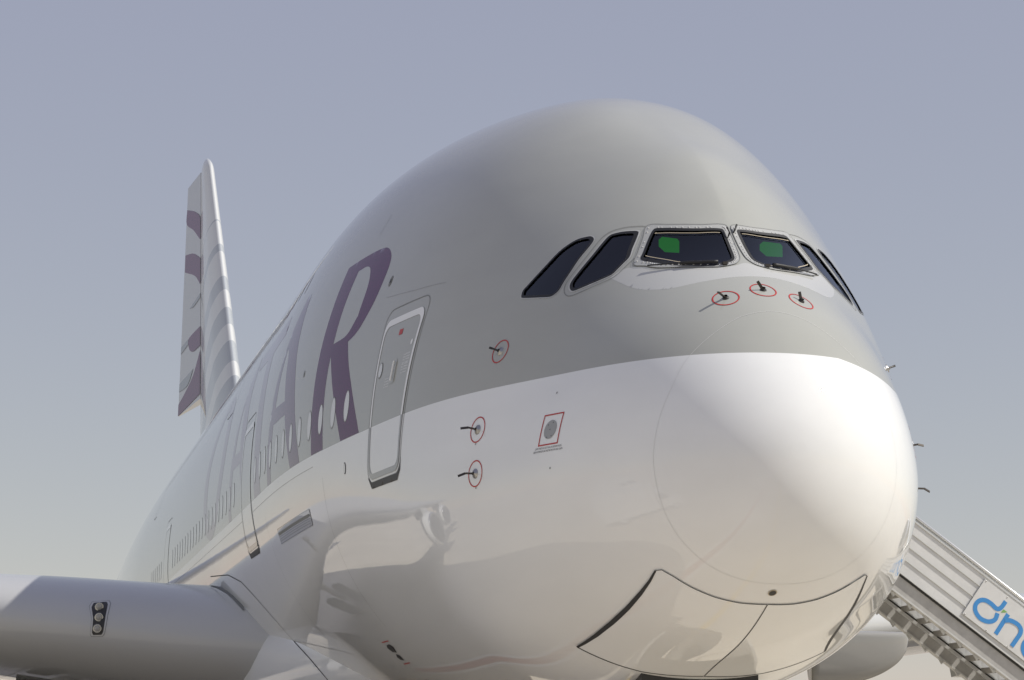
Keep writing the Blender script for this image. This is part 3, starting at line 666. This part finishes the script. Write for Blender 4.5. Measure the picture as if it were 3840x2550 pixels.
def make_wing(sg):
    ys = np.concatenate([np.linspace(2.2, 14.9, 40), np.linspace(15.3, 39.4, 45)]); V = []; n = 0
    for y in ys:
        s = wing_section(y); s[:, 1] *= sg; V.append(s); n = len(s)
    X = np.vstack(V); fs = []
    for i in range(len(ys)-1):
        for k in range(n): fs.append((i*n+k, i*n+(k+1) % n, (i+1)*n+(k+1) % n, (i+1)*n+k))
    fs.append(tuple((len(ys)-1)*n+k for k in range(n)))
    o = mesh('wing', X, fs, 'wing', plane, True, True); o['label'] = 'wing with landing lights in its leading edge, shaded side' if sg > 0 else 'wing behind the boarding stairs, sunlit side'
    return o
wR = make_wing(1); wL = make_wing(-1)
dgv = lambda o: BVHTree.FromPolygons([v.co[:] for v in o.data.vertices], [p.vertices[:] for p in o.data.polygons])
bv = dgv(wR)
def onwing(y, z, off=.01):
    h = bv.ray_cast(Vector((5, y, z)), Vector((1, 0, 0)))
    return (h[0]+h[1]*off*(1 if h[1].x < 0 else -1), h[1] if h[1].x < 0 else -h[1]) if h[0] else (Vector((22, y, z)), Vector((-1, 0, 0)))
def wing_sheet(name, poly, m, parent, off):
    pts = densify(np.array(poly), .04); lo = pts.min(0); hi = pts.max(0); e = [(i, (i+1) % len(pts)) for i in range(len(pts))]
    gx, gy = np.meshgrid(np.arange(lo[0]+.02, hi[0], .04), np.arange(lo[1]+.02, hi[1], .04)); G = np.c_[gx.ravel(), gy.ravel()]; G = G[inpoly(pts, G)]
    r = delaunay_2d_cdt([Vector(p) for p in np.vstack([pts, G])], e, [], 0, 1e-5); V = np.array([tuple(v) for v in r[0]]); T = [t for t in r[2] if inpoly(pts, V[list(t)].mean(0)[None])[0]]
    return mesh(name, [onwing(v[0], v[1], off)[0] for v in V], T, m, parent, True, True)
slot = [(5.70, 4.43), (5.48, 4.45), (5.46, 4.40), (5.50, 4.2), (5.535, 3.9), (5.56, 3.86), (5.70, 3.86), (5.72, 3.9), (5.71, 4.15), (5.74, 4.35)]
c0 = np.mean(slot, 0)
ls = wing_sheet('landing_light', [tuple((np.array(p)-c0)*[1.35, 1.12]+c0) for p in slot], 'softseam', plane, .004)
wing_sheet('cover_frame', [tuple((np.array(p)-c0)*[1.28, 1.09]+c0) for p in slot], 'wing', ls, .007)
wing_sheet('lamp_recess', slot, 'dark', ls, .012)
for (y, z) in ((5.60, 4.33), (5.60, 4.15), (5.62, 3.97)):
    p, nn = onwing(y, z, .035); L = MB().lathe([(.0, .078), (.018, .078), (.02, .07), (.004, .02)], p, Vector((-1, .12, -.1)), 20).build('lamp', 'reflector', ls, True); L['label'] = 'round landing lamp'
    MB().lathe([(.012, .066), (.024, .045), (.030, .0001)], p, Vector((-1, .12, -.1)), 18).build('lens', 'lens', L, True)
# dark gap at the inboard end of the leading-edge flap
def wstrip(name, pts, wd, m, parent, off):
    P = [onwing(y, z, off) for y, z in pts]; vs = []; fs = []
    for i, (p, nn) in enumerate(P):
        a = P[max(i-1, 0)][0]; b = P[min(i+1, len(P)-1)][0]; t = (b-a).normalized(); s = nn.cross(t).normalized()*wd[i]/2; vs += [p+s, p-s]
    for i in range(len(P)-1): fs.append((2*i, 2*i+1, 2*i+3, 2*i+2))
    return mesh(name, vs, fs, m, parent, True, True)
gp = wstrip('flap_gap', [(3.55, 4.86), (3.46, 4.80), (3.38, 4.70), (3.30, 4.55), (3.24, 4.40), (3.20, 4.25)], [.05, .11, .12, .12, .10, .03], 'softseam', plane, .01)
# belly fairing
FSs = [13.6, 15, 17, 20, 24, 28, 40, 45, 48]; FB = [1.2, 2.12, 2.70, 3.12, 3.62, 4.0, 4.0, 3.2, 1.5]; FBOT = [2.62, 2.42, 2.24, 2.05, 1.92, 1.85, 1.85, 2.1, 2.7]
sts = np.linspace(13.6, 48, 90); V = []; n = 64
for s in sts:
    b = float(pchip(FSs, FB, np.array([s]))[0]); zb = float(pchip(FSs, FBOT, np.array([s]))[0]); a = np.linspace(0, 2*np.pi, n, endpoint=False); zc = 3.12
    c_, s_ = np.cos(a), np.sin(a); p = 2.35; V.append(np.c_[np.full(n, s), b*np.sign(c_)*np.abs(c_)**(2/p), zc+np.where(s_ > 0, 1.55, zc-zb)*np.sign(s_)*np.abs(s_)**(2/p)])
fs = [(i*n+k, i*n+(k+1) % n, (i+1)*n+(k+1) % n, (i+1)*n+k) for i in range(len(sts)-1) for k in range(n)]+[tuple(range(n)), tuple((len(sts)-1)*n+k for k in range(n))]
mesh('belly_fairing', np.vstack(V), fs, 'white', plane, True, True)

fair = [o for o in plane.children if o.name == 'belly_fairing'][0]
bvs = [bv, dgv(fair), dgv(fus)]
def cast_px(px, py):
    d = (fw+rt*((px-1920)/8951.77)-up*((py-1275)/8951.77)).normalized(); best = None
    for t in bvs:
        h = t.ray_cast(Vector(CAMP), d)
        if h[0] is not None and (best is None or h[3] < best[2]): best = (h[0], h[1] if h[1].dot(d) < 0 else -h[1], h[3])
    return best
SEAMPX = [(790, 2162), (855, 2156), (905, 2182), (960, 2242), (1030, 2322), (1100, 2402), (1160, 2467), (1235, 2556)]
pp = polyline(SEAMPX, 12); H = [h for h in (cast_px(*q_) for q_ in pp) if h]
vs = []
for i, h in enumerate(H):
    a = H[max(i-1, 0)][0]; b_ = H[min(i+1, len(H)-1)][0]; sd_ = h[1].cross((b_-a).normalized()).normalized()*.009; vs += [h[0]+h[1]*.004+sd_, h[0]+h[1]*.004-sd_]
mesh('fairing_seam', vs, [(2*i, 2*i+1, 2*i+3, 2*i+2) for i in range(len(H)-1) if (H[i][0]-H[i+1][0]).length < .6], 'seam', plane, True)
# ------------------------------------------------------------------ engines
def engine(s, y, z, lab):
    o = MB().lathe([(0.10, 1.50), (.0, 1.56), (.06, 1.63), (.35, 1.70), (1.2, 1.78), (2.4, 1.76), (3.6, 1.6), (4.6, 1.36), (4.6, 1.28)], (s, y, z), (1, 0, 0), 56).build('engine', 'white', plane, True); o['label'] = lab
    MB().lathe([(.95, 1.43), (.3, 1.44), (.08, 1.50), (-.02, 1.575), (.07, 1.64), (.30, 1.695)], (s, y, z), (1, 0, 0), 56).build('inlet_lip', 'lip', o, True)
    MB().lathe([(.95, 1.44), (1.0, .45), (.55, .22), (.4, .01)], (s, y, z), (1, 0, 0), 40).build('fan', 'fan', o, True)
    MB().lathe([(4.3, 1.0), (5.2, .85), (6.2, .5), (7.0, .05)], (s, y, z), (1, 0, 0), 32).build('exhaust_cone', 'steel', o, True)
    MB().add([(s+1.6, y-.2, z+1.6), (s+1.6, y+.2, z+1.6), (s+7.5, y+.2, z+1.0), (s+7.5, y-.2, z+1.0), (s+2.6, y-.2, z+2.2), (s+2.6, y+.2, z+2.2), (s+8, y+.2, z+2.2), (s+8, y-.2, z+2.2)], [(0, 1, 2, 3), (4, 7, 6, 5), (0, 4, 5, 1), (1, 5, 6, 2), (2, 6, 7, 3), (3, 7, 4, 0)]).build('pylon', 'wing', o)
for sg, t_ in ((1, 'shaded'), (-1, 'sunlit')):
    engine(24.0, 14.9*sg, 2.75, 'inner engine under the wing, %s side' % t_); engine(33.0, 25.7*sg, 3.55, 'outer engine under the wing, %s side' % t_)
# main gear
def bogie(s, y, rows, lab):
    g_ = MB().tube([(s, y, 3.6), (s, y, .75)], [.28, .2], 16).tube([(s-rows*.8, y, .72), (s+rows*.8, y, .72)], .13, 10).tube([(s-1.2, y*.9, 3.4), (s, y, 1.6)], .07, 8).build('main_gear_leg', 'alupanel', plane, True); g_['label'] = lab
    for k in range(rows):
        for d_ in (-.68, .68): wheel((s+(k-(rows-1)/2)*1.6, y+d_, .70), .70, .5, g_)
for sg in (1, -1):
    bogie(33.6, 6.2*sg, 2, 'wing gear leg'); bogie(36.6, 2.65*sg, 3, 'body gear leg')
    R = Matrix.Rotation(math.radians(12*sg), 3, 'X')
    o = MB().box((32.6, 6.35*sg, 2.95), (.10, 1.15, 1.7), R).box((32.2, 5.6*sg, 2.7), (1.3, .08, 1.4), R).build('gear_door', 'dark', plane); o['label'] = 'dark open gear door below the wing'

# unidentified grey shape hanging under the sunlit-side wing, in front of the stairs' foot
def under_shape():
    st_ = np.linspace(0, 1, 26); V = []; n = 32
    for t in st_:
        y = -7.98-2.0*t; wz = .95*math.sqrt(max(1-t**2.2, .0004)); ws = .30*math.sqrt(max(1-t**2.4, .0004))+.02*0; zt_ = 4.12
        for k in range(n):
            a = 2*math.pi*k/n; c_, s_ = math.cos(a), math.sin(a)
            V.append((22.3+ws*math.copysign(abs(c_)**.8, c_), y, zt_-(wz if s_ < 0 else .12)*abs(s_)**.8*(1 if s_ < 0 else -1)))
    fs = [(i*n+k, i*n+(k+1) % n, (i+1)*n+(k+1) % n, (i+1)*n+k) for i in range(25) for k in range(n)]+[tuple(range(n)), tuple(25*n+k for k in range(n))]
    o = mesh('under_wing_shape', V, fs, 'shapegrey', plane, True, True); o['label'] = 'glossy grey unidentified shape under the wing behind the nose, left of the stairs'
under_shape()

# ------------------------------------------------------------------ fin, rudder, tailplanes
mf = MATS['fin']; n = mf.node_tree; b = n.nodes['Principled BSDF']; tc = n.nodes.new('ShaderNodeTexCoord'); sx = n.nodes.new('ShaderNodeSeparateXYZ'); n.links.new(tc.outputs['Object'], sx.inputs[0])
# printed bands: height corrected for the arc they make across the fin
sl = n.nodes.new('ShaderNodeMath'); sl.operation = 'MULTIPLY_ADD'; sl.inputs[1].default_value = -1.175; sl.inputs[2].default_value = 0
n.links.new(sx.outputs['Z'], sl.inputs[0]); ad = n.nodes.new('ShaderNodeMath'); ad.operation = 'ADD'; n.links.new(sx.outputs['X'], ad.inputs[0]); n.links.new(sl.outputs[0], ad.inputs[1])   # x-1.175z = 38.4 at LE
ch_ = n.nodes.new('ShaderNodeMath'); ch_.operation = 'SUBTRACT'; ch_.inputs[1].default_value = 38.4; n.links.new(ad.outputs[0], ch_.inputs[0])
zz_ = n.nodes.new('ShaderNodeMath'); zz_.operation = 'MULTIPLY_ADD'; zz_.inputs[1].default_value = .22; n.links.new(ch_.outputs[0], zz_.inputs[0]); n.links.new(sx.outputs['Z'], zz_.inputs[2])
mr = n.nodes.new('ShaderNodeMapRange'); mr.inputs['From Min'].default_value = 12; mr.inputs['From Max'].default_value = 22; n.links.new(zz_.outputs[0], mr.inputs['Value'])
cr = n.nodes.new('ShaderNodeValToRGB'); cr.color_ramp.interpolation = 'CONSTANT'; e = cr.color_ramp.elements
L_ = (.62, .63, .62, 1); G_ = (.42, .445, .46, 1); e[0].position = 0; e[0].color = G_; e[1].position = .01; e[1].color = L_
for a, b_ in ((13.2, 14.0), (14.6, 15.45), (16.15, 16.9), (17.7, 18.3), (19.5, 19.84), (20.95, 21.06)):
    k = e.new((a-12)/10); k.color = G_; k = e.new((b_-12)/10); k.color = L_
n.links.new(mr.outputs[0], cr.inputs[0]); n.links.new(cr.outputs[0], b.inputs['Base Color'])
def fin_sec(z):
    f = (z-10)/(24.15-10); le = 66.77-1.175*(24.15-z); hg = 69.6-.42*(24.15-z); t = 1.05-.66*f
    if z > 23.8: u = (z-23.8)/.8; le += .9*u**2.2
    return le, hg, t
zs = np.concatenate([np.linspace(9.5, 23.8, 60), np.linspace(23.85, 24.6, 14)]); V = []; NF = 26
for z in zs:
    le, hg, t = fin_sec(z); x = (1-np.cos(np.linspace(0, np.pi, NF)))/2; yt = t/2*np.minimum(1, 2.3*np.sqrt(x)*(1-.45*x)-.0*x)*(1-.55*np.clip((x-.45)/.55, 0, 1)**1.6)
    if z > 23.8: yt = yt*math.sqrt(max(0.02, 1-((z-23.8)/.81)**2))
    up_ = np.c_[le+(hg-le)*x, yt, np.full(NF, z)]; lo_ = np.c_[le+(hg-le)*x, -yt, np.full(NF, z)]; V.append(np.vstack([up_, lo_[::-1]]))
m_ = 2*NF; fs = [(i*m_+k, i*m_+(k+1) % m_, (i+1)*m_+(k+1) % m_, (i+1)*m_+k) for i in range(len(zs)-1) for k in range(m_)]+[tuple((len(zs)-1)*m_+k for k in range(m_))]
fin = mesh('fin', np.vstack(V), fs, 'fin', plane, True, True); fin['label'] = 'tall tail fin with pale grey bands'
# rudder, deflected to the shaded side
DEF = math.radians(11.5)
def rud(u, v, off=0.):
    """u 0 hinge .. 1 trailing edge, v 0 top .. 1 bottom"""
    z = 24.4-(24.4-14.85)*v; le, hg, t = fin_sec(z); c_ = 2.0+1.5*v
    zz = z-.2*u; th_ = t*.21*(1-u)+.02
    x = hg+.03+u*c_*math.cos(DEF)-th_*off*math.sin(DEF)*.5; y = u*c_*math.sin(DEF)+(th_+.012*abs(off) if off else 0)*math.copysign(1, off or 1)*(1 if off else 0)
    return (x, y, zz)
nu, nv = 6, 20; V = []; fs = []
for sd_ in (1, -1):
    k0 = len(V)
    for j in range(nv+1):
        for i in range(nu+1): V.append(rud(i/nu, j/nv, sd_*1e-6+sd_*.0001))
    for j in range(nv):
        for i in range(nu): a = k0+j*(nu+1)+i; fs.append((a, a+1, a+nu+2, a+nu+1))
K = (nu+1)*(nv+1)
for j in range(nv):
    for i in (0, nu): a = j*(nu+1)+i; fs.append((a, a+nu+1, K+a+nu+1, K+a))
for i in range(nu):
    for j in (0, nv): a = j*(nu+1)+i; fs.append((a, a+1, K+a+1, K+a))
rd = mesh('rudder', V, fs, 'rudder', plane, False, True); rd['label'] = 'rudder turned to one side with burgundy emblem pieces'
def emblem(pts, m):
    P = []
    for (x, y) in pts:
        v = (y-170)/(1395-170); hx = 207+22*v; tx = 150-40*v; u = np.clip((hx-x)/(hx-tx), 0, 1); yt = 160+30*u; yb = 1385+50*u; v = np.clip((y-yt)/(yb-yt), 0, 1); P.append((u, v))
    P = roundpoly(np.array(P)*[1, 4], 62)/[1, 4]; P = np.clip(P, 0, 1); r = delaunay_2d_cdt([Vector(p) for p in P], [(i, (i+1) % len(P)) for i in range(len(P))], [], 1, 1e-6)
    mesh('emblem_piece', [rud(float(v[0]), float(v[1]), 1.) for v in r[0]], r[2], m, rd, False, True)
mat('finburgundy', (.15, .065, .125), .3, coat=.8)
for pts in ([(147, 315), (185, 360), (213, 420), (215, 540), (180, 460), (145, 395)], [(140, 570), (180, 590), (218, 640), (220, 785), (190, 720), (138, 665)], [(225, 1008), (228, 1110), (190, 1125), (170, 1110), (160, 1070), (168, 1040)], [(228, 1135), (228, 1360), (108, 1435), (108, 1375), (150, 1320), (190, 1250)]): emblem(pts, 'finburgundy')
for pts in ([(165, 885), (225, 830), (226, 855), (185, 885)], [(122, 1070), (160, 1045), (160, 1075), (120, 1110)], [(115, 1265), (190, 1215), (160, 1290), (112, 1310)]): emblem(pts, 'stripegrey')
for sg in (1, -1):
    V = []
    for (y, le, c_, t, z) in ((1.0, 58.5, 9.5, 1.0, 7.0), (15.2, 68.6, 3.6, .35, 7.0)):
        x = (1-np.cos(np.linspace(0, np.pi, 16)))/2; yt = 5*(.2969*np.sqrt(x)-.126*x-.3516*x**2+.2843*x**3-.1036*x**4)*t; V.append(np.vstack([np.c_[le+c_*x, np.full(16, y*sg), z+yt], np.c_[le+c_*x, np.full(16, y*sg), z-yt][::-1]]))
    mesh('tailplane', np.vstack(V), [(k, (k+1) % 32, 32+(k+1) % 32, 32+k) for k in range(32)]+[tuple(range(32, 64))], 'wing', plane, True, True)

# ------------------------------------------------------------------ boarding stairs at the second door, sunlit side
SX0, SX1 = 15.4, 17.0; SLP = .71; THS = math.atan(SLP)
def zr(y): return 5.734+SLP*(y+7.387)      # handrail line
stairs = empty('boarding_stairs', (16.2, -13.5, 0)); tag(stairs, 'white mobile boarding stairs with blue logo panel at the hull', 'boarding stairs')
def P3(x, y, dv): return Vector((x, y, zr(y)+dv))
Y0, Y1 = -6.15, -13.9
def slab(name, x0, x1, ya, yb, d0, d1, m, parent=stairs):
    vs = [(x, y, zr(y)+d) for x in (x0, x1) for y in (ya, yb) for d in (d0, d1)]
    return mesh(name, vs, [(0, 1, 3, 2), (4, 6, 7, 5), (0, 4, 5, 1), (2, 3, 7, 6), (0, 2, 6, 4), (1, 5, 7, 3)], m, parent, False, True)
for sx, sgn in ((SX0, -1), (SX1, 1)):
    rl = MB().tube([P3(sx, Y0, 0), P3(sx, Y1, 0)], .027, 10).tube([P3(sx+.03, Y0, -.035), P3(sx+.03, Y1, -.035)], .014, 8).build('handrail', 'silver', stairs, True)
    # side planks with ribs between
    ds = [-.10, -.334, -.60, -.864, -1.134]
    for a, b_ in zip(ds[:-1], ds[1:]): slab('side_plank', sx-.012, sx+.012, Y0, Y1, b_+.008, a-.008, 'alupanel')
    for d_ in ds[1:-1]:
        slab('rib', sx-.03, sx+.026, Y0, Y1, d_-.012, d_+.012, 'silver')
    slab('top_cap', sx-.03, sx+.03, Y0, Y1, -.115, -.085, 'alu'); slab('bottom_flange', sx-.06, sx+.03, Y0, Y1, -1.165, -1.135, 'silver')
    slab('flange_painted_shade', sx-.028, sx+.03, Y0, Y1, -1.20, -1.166, 'dark')  # solid dark strip painted in as the shade under the flange
    slab('stringer', sx-.03*sgn-.035, sx-.03*sgn+.035, Y0, Y1, -1.50, -1.201, 'stairgrey')
    slab('stringer_flange', sx-.03*sgn-.07, sx-.03*sgn+.07, Y0, Y1, -1.535, -1.502, 'alu')
    for k in range(5):
        y = -8.75-1.45*k; MB().tube([P3(sx, y, -.10), P3(sx, y-.05, .0)], .012, 6).build('rail_post', 'silver', stairs)
slab('cross_rail', SX1-.28, SX1-.22, Y0, Y1, -1.34, -1.28, 'alu')
ytop = -6.30
for k in range(26):
    y = ytop-.288*k; z = zr(y)-1.02
    if z < .2: break
    s_ = MB().box(((SX0+SX1)/2, y-.12, z-.12), (SX1-SX0-.14, .30, .035)).box(((SX0+SX1)/2, y+.025, z-.155), (SX1-SX0-.14, .03, .10)).build('step', 'tread', stairs)
    MB().box(((SX0+SX1)/2, y-.275, z-.125), (SX1-SX0-.13, .012, .07)).build('nosing', 'alu', s_)
    for sx in (SX0+.05, SX1-.05):
        q0 = P3(sx, y-.09, -1.535); MB().add([q0+Vector((-.02, .055, .04)), q0+Vector((-.02, -.055, -.04)), q0+Vector((-.02, -.02, -.085)), q0+Vector((.02, .055, .04)), q0+Vector((.02, -.055, -.04)), q0+Vector((.02, -.02, -.085))], [(0, 1, 2), (3, 5, 4), (0, 3, 4, 1), (1, 4, 5, 2), (2, 5, 3, 0)]).build('bracket', 'alu', stairs)
    MB().box((SX1-.10, y-.27, z-.25), (.012, .035, .22)).build('step_hanger', 'silver', s_)
# platform, legs, base
MB().box((16.2, -5.0, 4.95), (1.9, 2.4, .12)).build('platform', 'tread', stairs)
for sx in (15.3, 17.1): MB().box((sx, -5.0, 5.5), (.04, 2.4, 1.1)).build('platform_side', 'alupanel', stairs)
for (x, y) in ((15.4, -4.6), (17.0, -4.6), (15.4, -9.2), (17.0, -9.2)): MB().bar((x, y, .5), (x, y, min(4.8, zr(y)-1.5)), .12, .12, (1, 0, 0)).build('support_leg', 'stairgrey', stairs)
MB().box((16.2, -9.0, .55), (2.0, 9.5, .3)).build('chassis', 'stairgrey', stairs)
for (x, y) in ((15.3, -5.4), (17.1, -5.4), (15.3, -12.4), (17.1, -12.4)):
    MB().lathe([(-.13, .2), (-.13, .36), (.13, .36), (.13, .2)], (x, y, .36), (1, 0, 0), 22).build('wheel', 'tyre', stairs, True)
# logo panel and lettering (coordinates along and across the slope)
PO = Vector((0, -8.569, zr(-8.569))); eu = Vector((0, -math.cos(THS), -math.sin(THS))); ev = Vector((0, -math.sin(THS), math.cos(THS)))
def uv(u, v, x): p = PO+eu*u+ev*v; return Vector((x, p.y, p.z))
PX = SX0-.055
vs = [uv(u, v, x) for x in (PX, PX+.03) for (u, v) in ((.0975, -.13), (3.05, -.13), (3.05, -.845), (.0915, -.845))]
lp = mesh('logo_panel', vs, [(0, 1, 2, 3), (7, 6, 5, 4), (0, 4, 5, 1), (1, 5, 6, 2), (2, 6, 7, 3), (3, 7, 4, 0)], 'alupanel', stairs, False, True)
strip_pts = []
def stroke(name, pts, wd, m, sm=True, x=.004):
    p = np.array(pts, float)
    if sm:
        q = []; k = len(p)
        for i in range(k-1):
            a = p[max(i-1, 0)]; b_ = p[i]; c_ = p[i+1]; d_ = p[min(i+2, k-1)]
            for j in range(5): t = j/5; q.append(.5*((2*b_)+(-a+c_)*t+(2*a-5*b_+4*c_-d_)*t*t+(-a+3*b_-3*c_+d_)*t**3))
        q.append(p[-1]); p = np.array(q)
    t = np.gradient(p, axis=0); nn = np.c_[-t[:, 1], t[:, 0]]; nn /= np.linalg.norm(nn, axis=1)[:, None]+1e-9
    vs = []
    for a, b_ in zip(p+nn*wd/2, p-nn*wd/2): vs += [uv(a[0], a[1], PX-x), uv(b_[0], b_[1], PX-x)]
    return mesh(name, vs, [(2*i, 2*i+1, 2*i+3, 2*i+2) for i in range(len(p)-1)], m, lp, False, False)
SW = .075
stroke('logo_letter', [(.583, -.473), (.605, -.588), (.53, -.685), (.388, -.725), (.255, -.68), (.195, -.59), (.212, -.49), (.292, -.425), (.412, -.41), (.53, -.42), (.583, -.36), (.592, -.225)], SW, 'blue')
mesh('logo_leaf', [uv(u, v, PX-.004) for u, v in ((.632, -.355), (.715, -.357), (.625, -.432))], [(0, 1, 2)], 'green', lp, False)
stroke('logo_letter', [(.745, -.375), (.747, -.78)], SW, 'blue', False)
stroke('logo_letter', [(.752, -.50), (.832, -.44), (.96, -.415), (1.05, -.44), (1.092, -.51), (1.092, -.62), (1.085, -.78)], SW, 'blue', x=.007)
def ring(cu, cv, r): return [(cu+r*math.cos(a), cv+r*math.sin(a)) for a in np.linspace(0, 2*math.pi, 20)]
for cu in (1.40, 2.22): stroke('logo_letter', ring(cu, -.595, .165), SW, 'blue'); stroke('logo_letter', [(cu+.165, -.42), (cu+.165, -.78)], SW, 'blue', False, .007)
stroke('logo_letter', [(1.82, -.25), (1.82, -.65), (1.87, -.74), (1.96, -.74)], SW, 'blue'); stroke('logo_letter', [(1.72, -.43), (1.95, -.43)], SW*.9, 'blue', False, .007)
for k in range(7):
    for v in (-.15, -.825): MB().lathe([(0, .012), (.008, .009), (.009, .0001)], uv(.13+.45*k, v, PX), (-1, 0, 0), 8).build('bolt', 'steel', lp, True)

# ------------------------------------------------------------------ service van off to the left (shows in the nose paint)
van = empty('service_van', (1.0, 9.6, 0)); tag(van, 'white box van mirrored in the nose paint', 'van')
MB().box((2.2, 9.6, 1.75), (3.6, 2.1, 2.3)).build('box_body', 'vanwhite', van)
pr_ = [(.3, .55), (.3, 2.3), (-.25, 2.3), (-1.0, 1.5), (-1.55, 1.3), (-1.6, .55)]
vs = [(x, 9.6+y, z) for y in (-1, 1) for x, z in pr_]; k = len(pr_)
cab = mesh('cab', vs, [tuple(range(k)), tuple(range(2*k-1, k-1, -1))]+[(i, (i+1) % k, k+(i+1) % k, k+i) for i in range(k)], 'vanwhite', van, False, True)
mesh('windscreen', [(-.30, 8.75, 2.24), (-.30, 10.45, 2.24), (-.98, 10.45, 1.57), (-.98, 8.75, 1.57)], [(0, 1, 2, 3)], 'vanglass', cab, False).location = (-.02, 0, .02)
for y in (8.59, 10.61): mesh('side_window', [(-.7, y, 1.5), (.2, y, 1.5), (.2, y, 2.15), (-.2, y, 2.15)], [(0, 1, 2, 3)], 'vanglass', cab, False)
for x in (-.8, 3.0):
    for y in (8.7, 10.5): wheel((x, y, .38), .38, .24, van)

# a second, longer truck parked farther along the apron (also mirrored in the hull)
def copy_tree(o, parent=None):
    c = o.copy(); COL.objects.link(c); c.parent = parent
    for ch in o.children: copy_tree(ch, c)
    return c
truck = copy_tree(van); truck.location = (8.0, 13.0, 0); truck.rotation_euler = (0, 0, math.radians(24)); truck.scale = (1.25, 1.15, 1.15)
tag(truck, 'larger white box truck mirrored in the hull below the door', 'truck', 'service vehicles mirrored in the hull'); van['group'] = 'service vehicles mirrored in the hull'
